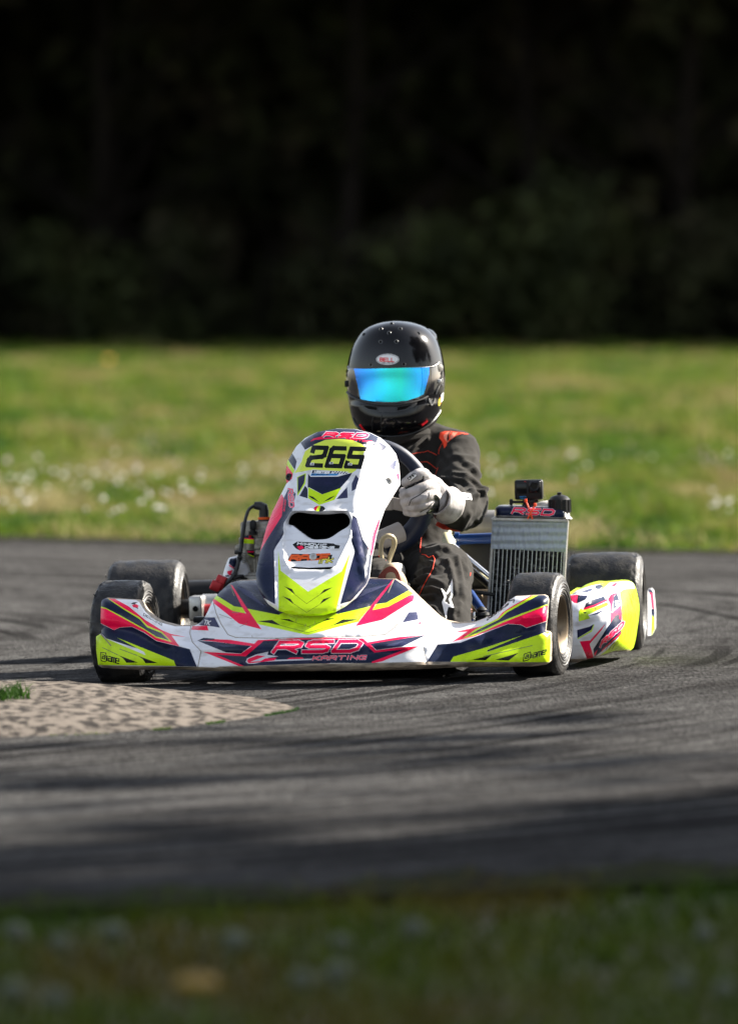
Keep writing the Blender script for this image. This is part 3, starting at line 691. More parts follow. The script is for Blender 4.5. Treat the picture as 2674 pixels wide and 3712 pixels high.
for i in range(17):
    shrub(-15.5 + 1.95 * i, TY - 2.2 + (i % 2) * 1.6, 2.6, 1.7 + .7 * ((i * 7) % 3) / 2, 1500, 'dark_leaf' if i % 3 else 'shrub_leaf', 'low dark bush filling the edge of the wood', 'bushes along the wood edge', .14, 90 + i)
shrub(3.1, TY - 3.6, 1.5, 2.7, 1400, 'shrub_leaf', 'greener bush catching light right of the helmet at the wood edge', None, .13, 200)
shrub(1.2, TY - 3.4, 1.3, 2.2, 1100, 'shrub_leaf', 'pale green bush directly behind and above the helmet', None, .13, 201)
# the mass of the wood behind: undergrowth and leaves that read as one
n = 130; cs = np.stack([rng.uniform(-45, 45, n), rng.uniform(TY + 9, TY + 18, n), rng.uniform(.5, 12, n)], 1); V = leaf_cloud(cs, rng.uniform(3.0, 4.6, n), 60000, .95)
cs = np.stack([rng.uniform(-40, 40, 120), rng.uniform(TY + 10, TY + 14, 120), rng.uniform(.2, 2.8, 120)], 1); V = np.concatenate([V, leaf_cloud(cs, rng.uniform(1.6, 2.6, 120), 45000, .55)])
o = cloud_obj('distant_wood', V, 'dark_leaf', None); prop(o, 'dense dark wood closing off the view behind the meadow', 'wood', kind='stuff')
# unseen row of trees, added on the right to darken the near track and verge
for i, (x, y, nl) in enumerate(((12.6, 10.0, 20000), (13.4, 11.4, 22000), (13.0, 12.9, 22000), (14.2, 14.4, 12000), (14.8, 16.0, 1000))):
    tree(x, y, 12.5, .2, 300 + i, ('added leafy tree out of view, shading the near verge', 'added dense shade tree out of view, second along on the right', 'added fuller shade tree out of view, further along on the right', 'added thinner shade tree out of view on the right, fourth along', 'added sparse shade tree out of view on the right, farthest along')[i], 'unseen trees added to shade the near verge', low=4.2, leaves=nl, mleaf='shade_tree_leaf', lsize=.17)

# ================================================================== THE KART
kart = empty('racing_kart'); kart.matrix_world = Matrix.Translation(KO) @ KM.to_4x4()
prop(kart, 'white, navy, pink and lime racing kart numbered 265 cornering on the asphalt track', 'racing kart')
cA = ct(330, 2080, .2754); cB = ct(650, 2080, .3672); cC = ct(900, 1900, .3672); cD = ct(1200, 2080, .5202)
cN = ct(900, 1500, .3672); cP = ct(1800, 1980, .3794); cL = ct(300, 1780, .4284); cR = ct(1700, 1680, .2754)
cH = ct(1200, 1120, .306); cG = ct(1350, 1500, .306); cK = ct(1300, 1850, .306)

# ---------------- front bumper fairing
lip_y = 2424
FAIR = (cA([(135, 380), (150, 345), (190, 323), (600, 345), (640, 375), (670, 430), (720, 500), (800, 575), (870, 620), (940, 648), (1110, 690), (1345, 690), (1420, 655), (1480, 600), (1530, 510), (1580, 400)])
        + cB([(335, 255), (400, 180), (495, 95), (560, 75), (750, 65)]) + [(1100, 2085)]
        + cD([(260, 33), (445, 38), (520, 90), (600, 170), (690, 255), (740, 300), (790, 330), (870, 347), (990, 340), (1100, 300), (1170, 255), (1230, 190), (1280, 158), (1480, 148), (1503, 160), (1510, 185), (1500, 300), (1490, 400), (1515, 405), (1527, 420), (1526, 520), (1520, 615), (1500, 632), (1400, 645), (900, 650), (600, 666), (200, 677), (0, 678)])
        + [(1000, 2433), (800, 2433)] + cB([(200, 955), (0, 943)]) + cA([(1000, 1262), (600, 1262), (300, 1250), (140, 1235), (95, 1200), (70, 1000), (70, 825), (110, 802), (140, 775), (128, 600)]))
fair_tps = tps([(350, 2420, -.205), (350, 2310, -.20), (600, 2428, -.275), (880, 2432, -.33), (1170, 2436, -.355), (1450, 2430, -.335), (1720, 2418, -.275), (1990, 2410, -.20), (1985, 2300, -.195),
                (360, 2180, -.175), (500, 2180, -.165), (1970, 2160, -.17), (1850, 2170, -.155),
                (600, 2340, -.262), (1720, 2330, -.265), (880, 2340, -.31), (1450, 2340, -.318), (1170, 2345, -.345),
                (560, 2240, -.19), (640, 2272, -.16), (700, 2268, -.14), (1650, 2258, -.13), (1750, 2240, -.15), (1560, 2250, -.17),
                (760, 2230, -.19), (800, 2150, -.12), (860, 2110, -.05), (1000, 2160, -.14), (1170, 2260, -.27), (1170, 2310, -.33), (1170, 2120, -.06), (1350, 2100, -.05), (1350, 2180, -.16), (1470, 2130, -.08), (1500, 2200, -.16), (1400, 2280, -.26), (900, 2280, -.26)])
def ridge(V, line, h, s):
    return h * np.exp(-(dist_poly(V, line, False) / s) ** 2)
seam1 = cB([(338, 290), (365, 390), (410, 490), (480, 600), (560, 630), (900, 636), (1265, 630)]) + cC([(1090, 1112), (1350, 1090), (1440, 1020), (1500, 950), (1540, 905)])
seam2 = cB([(115, 510), (105, 590), (130, 675), (215, 765), (185, 918)])
seam3 = cD([(640, 498), (660, 612)])
def fair_depth(V):
    d = fair_tps(V); e = dist_poly(V, FAIR)
    d = d + .028 * np.exp(-e / 7.0)                                   # rolled rim
    d = d - ridge(V, cA([(150, 600), (400, 600), (640, 700), (860, 860), (1280, 980)]) + [(1160, 2352)] + cD([(600, 500), (900, 475), (1130, 390), (1300, 310), (1500, 290)]), .014, 16)
    d = d + ridge(V, cA([(180, 700), (560, 790), (760, 900), (1000, 1010)]), .010, 14) + ridge(V, cD([(950, 545), (1150, 480), (1400, 400)]), .010, 14)
    d = d + ridge(V, seam1, .003, 3) + ridge(V, seam2, .003, 3) + ridge(V, seam3, .003, 3)
    d = d - ridge(V, cB([(560, 75), (700, 200), (860, 330), (1000, 395)]), .008, 12) - ridge(V, cC([(1440, 560), (1190, 660), (1050, 780), (870, 880)]), .008, 12)
    return d
def line_band(m, pts, w):
    out = []
    for a, b in zip(pts[:-1], pts[1:]):
        a = np.array(a); b = np.array(b); d = b - a; L = np.hypot(*d); d = d / max(L, 1e-6); n = np.array((-d[1], d[0])) * w / 2; e = d * w * .3
        out.append((m, [tuple(a - e + n), tuple(b + e + n), tuple(b + e - n), tuple(a - e - n)]))
    return out
W, NV, SL, PK, LM, BK, SV, GLM = 'white_plastic', 'navy_vinyl', 'slate_vinyl', 'pink_vinyl', 'lime_vinyl', 'black_vinyl', 'silver_vinyl', 'gloss_pale_lime'
L = []
# left wing (seen from the front)
L += [(PK, cA([(100, 340), (150, 300), (315, 300), (315, 328), (500, 430), (640, 545), (720, 610), (930, 740), (1050, 790), (1260, 833), (1060, 812), (1165, 955), (860, 880), (700, 770), (540, 695), (385, 705), (305, 740), (110, 640)])),
      (LM, cA([(100, 340), (150, 300), (225, 300), (236, 328), (440, 460), (640, 575), (740, 680), (935, 765), (1062, 898), (860, 840), (700, 735), (400, 570), (200, 462), (100, 440)])),
      (NV, cA([(100, 340), (150, 300), (205, 315), (420, 462), (640, 596), (740, 704), (925, 779), (1030, 877), (860, 826), (690, 716), (400, 554), (200, 450), (100, 420)])),
      (NV, cA([(100, 640), (305, 742), (385, 708), (540, 698), (700, 775), (860, 885), (1165, 957), (1300, 992), (1395, 1222), (1120, 1215), (1090, 1140), (200, 850), (155, 800), (100, 770)])),
      (SV, cA([(1300, 992), (1310, 992), (1403, 1222), (1393, 1222)])),
      (LM, cA([(55, 800), (110, 790), (185, 845), (720, 1072), (700, 1030), (340, 838), (400, 862), (1090, 1140), (1120, 1215), (100, 1200), (55, 1200)])),
      (BK, cA([(360, 1070), (620, 1168), (470, 1172), (420, 1110)])), (BK, cA([(610, 1075), (880, 1175), (720, 1178), (680, 1120)]))]
L += line_band('seam_line', cA([(130, 790), (200, 870), (265, 945)]), 4)
L += line_band(SL, cA([(150, 970), (360, 1070)]), 2) + line_band(SL, cA([(380, 990), (610, 1075)]), 2)
# right wing
L += [(PK, cD([(840, 475), (950, 402), (855, 408), (1060, 362), (1160, 310), (1190, 270), (1260, 225), (1410, 140), (1540, 140), (1530, 300), (1495, 330), (1360, 376), (1320, 355), (1230, 348), (1130, 385), (1000, 435)])),
      (LM, cD([(915, 450), (1010, 384), (1165, 310), (1210, 264), (1424, 140), (1540, 140), (1530, 210), (1330, 286), (1190, 342), (1090, 389), (1000, 428)])),
      (NV, cD([(940, 443), (1015, 394), (1170, 318), (1220, 272), (1444, 148), (1540, 140), (1530, 202), (1320, 279), (1180, 334), (1080, 382), (1000, 415)])),
      (NV, cD([(740, 492), (900, 480), (1000, 440), (1130, 388), (1230, 350), (1320, 357), (1360, 378), (1530, 322), (1500, 405), (1340, 470), (1080, 545), (850, 578), (830, 613), (665, 613)])),
      (SV, cD([(735, 492), (741, 492), (666, 613), (660, 613)])),
      (LM, cD([(850, 578), (1080, 512), (1335, 428), (1090, 530), (1085, 545), (1480, 412), (1545, 390), (1540, 625), (1500, 618), (830, 613)])),
      (BK, cD([(975, 600), (1120, 565), (1075, 603)])), (BK, cD([(1140, 600), (1305, 550), (1235, 605)]))]
L += line_band(SL, cD([(1060, 575), (1400, 500)]), 2)
# hood
L += [(LM, cC([(-170, 740), (0, 835), (305, 895), (335, 860), (590, 850), (850, 860), (880, 887), (1210, 808), (1090, 955), (1100, 960), (585, 1095), (105, 990)])),
      (NV, cB([(320, 235), (370, 150), (480, 60), (560, 40), (750, 30), (900, 60), (1265, 60), (1265, 385), (1020, 385), (980, 405), (680, 345), (540, 320), (370, 215)])),
      (SL, cB([(560, 120), (700, 170), (760, 240), (860, 330), (800, 300), (640, 200)])),
      (LM, cB([(350, 205), (372, 215), (540, 320), (620, 332), (655, 392), (530, 368), (335, 250)])),
      (PK, cB([(505, 105), (525, 115), (650, 310), (810, 548), (590, 492), (340, 290), (325, 258), (345, 248), (530, 368), (660, 392), (620, 330), (575, 240)])),
      (SL, cB([(240, 430), (350, 430), (402, 532), (300, 515), (190, 505)])), (PK, cB([(130, 515), (275, 512), (290, 560), (118, 552)])),
      (NV, cC([(700, 500), (1190, 510), (1440, 530), (1560, 560), (1634, 650), (1580, 655), (1360, 775), (1255, 790), (1210, 808), (885, 887), (855, 870), (590, 880)])),
      (SL, cC([(1150, 640), (1400, 590), (1180, 680), (1000, 770), (900, 840)])),
      (LM, cC([(1225, 848), (1260, 790), (1360, 775), (1580, 655), (1640, 680), (1380, 815)])),
      (PK, cC([(1445, 540), (1415, 560), (1215, 800), (1055, 1008), (1320, 945), (1625, 755), (1640, 700), (1590, 700), (1380, 815), (1225, 848), (1255, 790), (1330, 690)])),
      (SL, cD([(495, 340), (540, 268), (598, 265), (608, 318)])), (PK, cD([(600, 350), (625, 330), (625, 350)]))]
for s in ([(90, 958), (235, 945), (325, 1003), (200, 975)], [(310, 935), (405, 938), (470, 975)], [(720, 965), (780, 930), (865, 928)], [(820, 1003), (930, 940), (1085, 938), (960, 970)]): L.append((BK, cC(s)))
L += line_band(BK, cC([(320, 1000), (585, 1072), (830, 1000)]), 1.6) + line_band(BK, cC([(465, 970), (590, 1010), (720, 965)]), 1.2)
L += line_band('seam_line', cC([(1435, 548), (1380, 675)]), 3) + line_band('seam_line', cB([(498, 98), (520, 150), (542, 215)]), 3)
# front tribal with the team name
L += [(PK, cB([(185, 655), (250, 640), (500, 652), (740, 690), (775, 655), (1265, 630)]) + cD([(0, 446), (222, 450), (252, 478), (480, 440), (655, 425), (480, 455), (270, 487), (312, 533), (480, 512), (625, 500), (350, 612), (290, 622), (0, 622)]) + cB([(1265, 905), (590, 912), (235, 770), (605, 790), (715, 715), (340, 668)])),
      (NV, cB([(175, 662), (240, 632), (350, 640), (345, 652), (260, 655)])),
      (NV, cB([(182, 662), (340, 670), (708, 712), (608, 787), (460, 776)])),
      (NV, cB([(365, 797), (655, 815), (832, 662), (1265, 648)]) + cD([(0, 458), (203, 459), (300, 549), (520, 524), (285, 612), (280, 622), (0, 622)]) + cB([(1265, 900), (640, 910)])),
      (NV, cD([(268, 487), (480, 455), (665, 425), (500, 506), (315, 531)])),
      (SL, cB([(380, 700), (560, 715), (470, 720), (430, 722)])), (SL, cD([(400, 492), (520, 462), (440, 500), (380, 505)]))]
def rsd(o, ax, ay, th, out=2.2, cols=(SV, PK), kart_word=True, fit=1.0):
    r = text(cols[0], 'RSD', o, ax, ay, th + out * 2, gap=.32) + text(cols[1], 'RSD', o, ax, ay, th, gap=.32)
    return r
L += rsd((990, 2364), (82, -1), (26, -36), 12.5)
sw = cB([(655, 870), (670, 835), (760, 795), (880, 768), (870, 800), (980, 815), (870, 830), (960, 848), (1310, 838), (1300, 850), (820, 868), (740, 888), (680, 888)])
L += [(SV, sw), (PK, cB([(668, 862), (680, 838), (770, 805), (850, 812), (700, 870), (800, 862), (850, 835), (960, 828), (940, 855), (730, 880), (685, 882)])),
      (PK, cB([(1060, 845), (1090, 828), (1215, 825), (1230, 840), (1180, 842)]))]
L += text(SV, 'KARTING', (1133, 2392), (23, -.3), (4.5, -13), 5.5, gap=.32) + text(PK, 'KARTING', (1133, 2392), (23, -.3), (4.5, -13), 3.6, gap=.32)
L += text('white_print', 'TK', cB([(240, 495)])[0], (9, 1.5), (5, -14), 3, gap=.35)
# supplier name, both ends
def iame(o, ax, ay, th):
    o = np.array(o, float); ax = np.array(ax, float); ay = np.array(ay, float)
    r = line_band(BK, [tuple(o + ax * a + ay * b) for a, b in ((-.2, -.35), (-.35, 1.4), (1.1, 1.55), (1.25, -.1), (.9, -.35), (-.2, -.35))], th * .8)
    r += text(BK, 'a', o + ax * .15 + ay * .2, ax * .65, ay * .8, th * .9)
    return r + text(BK, 'Iame', o + ax * 1.35, ax * .85, ay, th, gap=.28)
L += iame((370, 2390), (12.5, 3.2), (.5, -17), 4)
L += iame(cD([(1345, 598)])[0], (15.5, -4.2), (3, -15), 4)
L += line_band(BK, cA([(215, 1130), (330, 1165)]), 1.5) + line_band(BK, cD([(1400, 592), (1455, 575)]), 1.5)
# the small print and the little bird-like mark on the left wing, and its counterpart on the right
L += [(BK, cA([(525, 395), (560, 375), (620, 370), (580, 395), (600, 410)])), (PK, cA([(540, 410), (600, 400), (630, 420), (615, 450), (560, 440)])), (BK, cA([(575, 440), (625, 448), (620, 462)]))]
L += text(BK, 'DESIGNS', cA([(690, 545)])[0], (8.2, 4.6), (1.5, -7), 2.2, gap=.3)
L += text(BK, 'DESIGNS', cD([(1085, 325)])[0], (9.5, -7), (2, -7), 2.4, gap=.3) + line_band(BK, cD([(1235, 190), (1275, 180), (1268, 200)]), 4)
# dirty beige underside along the lip
L += [('beige_plastic', cA([(50, 1196), (500, 1216), (1395, 1222), (1634, 1235)]) + cB([(400, 915), (700, 908), (1265, 888)]) + cD([(200, 622), (650, 613), (1500, 616), (1535, 610), (1540, 700), (0, 720)]) + [(900, 2460), (300, 2460)])]
for q in (seam1, seam2, seam3): L += line_band('seam_line', q, 2.6)
# scuffs
for a, b in (((395, 400), (520, 445)), ((600, 520), (668, 490)), ((520, 380), (585, 385)), ((715, 610), (722, 626)), ((950, 640), (1120, 655)), ((1300, 632), (1420, 636))): L += line_band('seam_line', cB([a, b]), 1.8)
for a in ((1240, 520), (1285, 540), (1150, 470), (1330, 500)):
    L += line_band('seam_line', cB([a, (a[0] + 8, a[1] - 26)]), 1.6)
fairing = panel('front_fairing', FAIR, fair_depth, L, W, kart, grid=13, thick=.07, back_mat='beige_plastic')

# ---------------- number panel (steering fairing)
NAS = (cN([(475, 320), (560, 240), (680, 180), (860, 147), (1050, 152), (1200, 190), (1300, 240), (1390, 320), (1450, 400), (1480, 500), (1490, 620), (1492, 700), (1400, 850), (1340, 950), (1290, 1090), (1260, 1200), (1235, 1330)])
       + cC([(1212, 340), (1190, 530), (1160, 600), (1060, 730), (960, 810), (860, 868), (740, 898), (590, 907), (420, 893), (290, 853), (200, 793), (130, 700), (85, 600), (73, 500), (100, 350)])
       + cN([(120, 1345), (180, 1120), (240, 960), (330, 780), (380, 680), (370, 640), (371, 560), (385, 470), (435, 385)]))
MOUTH = smooth_poly(cN([(418, 1100), (395, 1090), (400, 1040), (440, 995), (500, 972), (640, 990), (800, 993), (930, 980), (985, 1010), (1003, 1060), (985, 1110), (900, 1163), (800, 1228), (700, 1243), (620, 1237), (540, 1185), (440, 1108)]), 3)
SLOT = cC([(402, 418), (600, 430), (842, 421), (800, 448), (600, 450), (440, 440)])
SCOOP = smooth_poly(cN([(342, 1180), (375, 1060), (430, 965), (480, 945), (640, 965), (800, 970), (940, 958), (1005, 990), (1020, 1090), (1000, 1215)]) + cC([(940, 260), (850, 410), (760, 452), (600, 455), (440, 445), (385, 390), (350, 260)]), 3)
def nas_c(y): return np.interp(y, [1550, 1650, 1800, 1950, 2050, 2150, 2240], [1232, 1235, 1225, 1180, 1145, 1125, 1112])
def nas_w(y): return np.interp(y, [1550, 1600, 1750, 1900, 2050, 2150, 2240], [150, 185, 215, 225, 215, 200, 170])
nas_base = lambda y: np.interp(y, [1540, 1600, 1720, 1870, 2030, 2150, 2240], [.17, .125, .065, -.03, -.14, -.225, -.285])
def nas_depth(V):
    x, y = V[:, 0], V[:, 1]; q = (x - nas_c(y)) / nas_w(y); a = np.abs(q)
    up = np.clip((2150 - y) / 400, 0.25, 1)
    d = nas_base(y) + (.035 * q * q + .20 * np.maximum(0, a - .42) ** 1.5) * up
    d = d + .018 * np.exp(-dist_poly(V, NAS) / 6.0)
    sc = inside(V, SCOOP); ds = dist_poly(V, SCOOP)
    rec = np.clip((V[:, 1] - 1840) / 60, 0, 1)
    d = d + np.where(sc, .016 * (1 - np.exp(-ds / 5)) * rec, 0) - .007 * np.exp(-(ds / 5) ** 2)
    d = d + .012 * np.exp(-dist_poly(V, MOUTH) / 5.0) * (y < 1905)
    # pressed folds down both sides
    d = d - ridge(V, cN([(560, 350), (520, 560), (470, 800), (420, 960)]) + cC([(250, 260), (260, 780)]), .006, 7)
    d = d - ridge(V, cN([(1160, 350), (1090, 620), (1030, 880), (1050, 1060)]) + cC([(1110, 370), (1165, 580)]), .006, 7)
    d = d + ridge(V, cN([(1240, 330), (1260, 700), (1200, 1000)]), .006, 9)
    return d
L = [(NV, cN([(515, 285), (600, 225), (700, 170), (860, 140), (1050, 145), (1200, 185), (1285, 232), (1240, 330), (1130, 300), (1060, 270), (900, 248), (760, 258), (655, 300), (560, 355)])),
     (BK, cN([(700, 285), (760, 265), (730, 300)])), (BK, cN([(1060, 262), (1150, 300), (1130, 305), (1080, 285)])),
     (NV, cN([(1290, 275), (1370, 325), (1320, 375), (1280, 345)])), (SL, cN([(1270, 270), (1300, 285), (1270, 330)])),
     (GLM, cN([(655, 300), (760, 258), (900, 248), (1020, 258), (1110, 295), (1165, 332), (1060, 560), (1020, 585), (610, 555), (455, 585), (520, 480), (600, 345)])),
     (GLM, cN([(540, 420), (560, 370), (655, 300), (600, 520), (500, 560)]))]
# number 265
def num(s, o, ax, ay, th): return text(BK, s, o, ax, ay, th, gap=.42)
L += num('265', cN([(585, 507)])[0], (49, 1.5), (20, -64), 16.5)
L += [('white_print', cN([(612, 483), (650, 483), (648, 508), (610, 508)])), ('white_print', cN([(800, 475), (838, 475), (836, 497), (798, 497)])), ('white_print', cN([(985, 485), (1025, 487), (1022, 510), (982, 508)]))]
L += text(BK, 'a', cN([(620, 503)])[0], (8, 0), (0, -5), 1.5) + text(BK, 'a', cN([(808, 493)])[0], (8, 0), (0, -5), 1.5) + text(BK, 'a', cN([(993, 505)])[0], (8, 0), (0, -5), 1.5)
# sticker under the number
L += [('white_print', cN([(628, 550), (992, 572), (885, 618), (605, 620)])), (NV, cN([(635, 556), (830, 566), (815, 588), (625, 586)])), ('blue_vinyl', cN([(624, 588), (815, 590), (900, 590), (872, 610), (612, 612)]))]
L += text('white_print', 'Iame', cN([(645, 583)])[0], (13.5, .6), (2, -7), 3.2, gap=.25) + text(NV, 'EUROCUP', cN([(630, 605)])[0], (6.6, 0), (1, -4), 1.4, gap=.35)
for i in range(5):
    for j in range(2): L.append((NV, cN([(838 + 28 * i + j * 14, 566 + j * 12 + i), (852 + 28 * i + j * 14, 567 + j * 12 + i), (846 + 28 * i + j * 14, 577 + j * 12 + i), (832 + 28 * i + j * 14, 577 + j * 12 + i)])))
L += [(NV, cN([(590, 590), (615, 622), (885, 620), (1025, 582), (985, 645), (900, 740), (730, 796), (600, 725), (585, 730)])),
      (LM, cN([(592, 725), (728, 796), (916, 731), (850, 850), (700, 900), (590, 833)])), (BK, cN([(592, 805), (640, 820), (700, 872), (620, 832)])), (BK, cN([(855, 808), (805, 825), (740, 868), (800, 848)])),
      (LM, cN([(480, 625), (570, 585), (562, 690), (485, 812)])), (NV, cN([(488, 630), (562, 595), (552, 680), (488, 790)])), (NV, cN([(505, 810), (560, 710), (585, 740), (585, 835)])),
      (SL, cN([(975, 722), (980, 830), (868, 842)])), (SL, cN([(1020, 690), (1060, 605), (1092, 640), (1062, 740), (1020, 765)])),
      (BK, smooth_poly(cN([(645, 935), (670, 912), (735, 912), (758, 938), (730, 962), (665, 960)]), 2)), (LM, cN([(668, 960), (690, 905), (715, 905), (695, 963)])), (PK, cN([(646, 938), (662, 915), (690, 906), (668, 958)])),
      (PK, cN([(350, 560), (375, 495), (440, 590), (430, 640), (376, 690), (350, 690)])), (LM, cN([(376, 500), (392, 452), (457, 560), (440, 592)])), (NV, cN([(380, 440), (432, 385), (478, 470), (460, 555), (395, 455)])),
      (SL, cN([(340, 850), (400, 730), (440, 760), (470, 790), (430, 960), (380, 1000), (360, 1010)])),
      (PK, cN([(330, 790), (350, 830), (335, 1010), (200, 1215), (120, 1362), (60, 1362), (170, 1110), (230, 950)])),
      (NV, cN([(330, 1010), (345, 870), (360, 850), (455, 900), (410, 980), (350, 1080), (335, 1180), (258, 1340), (210, 1500), (60, 1500), (125, 1340), (200, 1215)])),
      (NV, cC([(120, 270), (340, 0), (350, 90), (330, 135), (253, 252), (265, 790), (150, 730), (60, 600), (50, 470)])),
      (W, cC([(152, 728), (265, 792), (300, 850), (200, 800)])),
      (NV, cC([(1030, -90), (1070, -60), (1130, 150), (1190, 240), (1225, 340), (1200, 530), (1160, 600), (1010, 760), (905, 790), (1050, 270), (1005, 140)])),
      (SL, cC([(1030, -90), (1060, -60), (1110, 120), (1150, 330), (1090, 300), (1050, 200), (1010, 60)])),
      (PK, cC([(1185, 235), (1230, 90), (1290, -60), (1300, 0), (1225, 330)])),
      (SL, cN([(1385, 520), (1450, 455), (1465, 470), (1440, 560)])), (PK, cN([(1455, 600), (1490, 580), (1495, 680), (1470, 640)])),
      (LM, cC([(295, 262), (320, 460), (590, 667), (920, 467), (1003, 288), (870, 838), (860, 930), (300, 930)])),
      (BK, cC([(355, 615), (430, 640), (465, 700)])), (BK, cC([(340, 712), (415, 738), (455, 795)])), (BK, cC([(700, 700), (750, 645), (830, 625)])), (BK, cC([(700, 795), (740, 740), (820, 715)]))]
L += line_band(BK, cC([(460, 695), (575, 785), (700, 700)]), 1.3) + line_band(BK, cC([(455, 790), (575, 872), (700, 795)]), 1.3)
L += rsd(cN([(740, 222)])[0], (42, 1.2), (12, -13), 6.5, 1.6)
L += [(PK, cN([(610, 275), (640, 245), (740, 218), (730, 240), (820, 232), (900, 236), (960, 238), (780, 248), (660, 256)]))]
L += text(PK, 'KARTING', cN([(962, 250)])[0], (11, 1.6), (2.5, -6), 2.6, gap=.32)
L += rsd(cN([(392, 740)])[0], (1.5, 18), (16, 2), 4, 1.2) + text(PK, 'KARTING', cN([(358, 850)])[0], (-.6, 5), (5, .5), 1.5, gap=.3)
L += [(BK, cN([(435, 1290), (480, 1262), (840, 1280), (860, 1292), (905, 1300), (895, 1330), (540, 1336), (510, 1350), (470, 1330)])), (PK, cN([(480, 1310), (530, 1300), (550, 1325), (505, 1345)]))]
L += text('white_print', 'MIHOVIC', cN([(485, 1292)])[0], (14, .8), (1.5, -7.5), 3.2, gap=.28) + text('white_print', 'DESIGNS', cN([(560, 1327)])[0], (13, 0), (1.5, -6), 2.8, gap=.28)
L += [(BK, cC([(385, 350), (430, 292), (830, 302), (815, 350), (715, 352), (400, 372)]))]
L += text('orange_vinyl', 'RACE', cC([(410, 358)])[0], (29, -1.2), (6, -17), 7.5, gap=.25)
L += text(BK, 'ink', cC([(690, 388)])[0], (17, -1.5), (4, -13), 7, gap=.3) + text('yellow_vinyl', 'ink', cC([(690, 388)])[0], (17, -1.5), (4, -13), 3.6, gap=.3)
nassau = panel('number_panel', NAS, nas_depth, L, W, kart, grid=11, thick=.016, holes=(MOUTH, SLOT), back_mat=W)
# air duct behind the mouth
def duct(poly, dp, v0, name):
    m = MB(); n = len(poly); P = np.array(poly); d0 = nas_depth(P)
    a = [K(x, y, d + .004) for (x, y), d in zip(poly, d0)]; c = P.mean(0)
    b = [K(c[0] + (x - c[0]) * .9, c[1] + (y - c[1]) * .8, dp) for x, y in poly]
    m.add(a + b, [(i, (i + 1) % n, n + (i + 1) % n, n + i) for i in range(n)] + [tuple(n + i for i in range(n))])
    return m.build(name, 'duct_black', nassau, True)
duct(MOUTH, .16, 0, 'air_duct'); duct(SLOT, -.02, 0, 'air_duct')
def nas_pt(px, py, off=0.0):
    d = float(nas_depth(np.array([[px, py]], float))[0]); return K(px, py, d - off)
for (a, b, s) in ((405, 625, 1), (1382, 665, 1), (640 * 1.0, 1412, .8)):
    px, py = cN([(a, b)])[0]; p = nas_pt(px, py, .003); sx = 1 if a > 1000 else (-1 if a < 500 else 0)
    m = MB(); ax = Vector((.55 * sx, -1, .3)); m.lathe([(-.004, .0001), (-.004, .009), (.003, .009), (.004, .006), (.004, .0035), (.001, .003), (.001, .0001)], p, ax, 20); m.build('screw', 'alloy' if a != 405 else 'black_plastic', nassau)

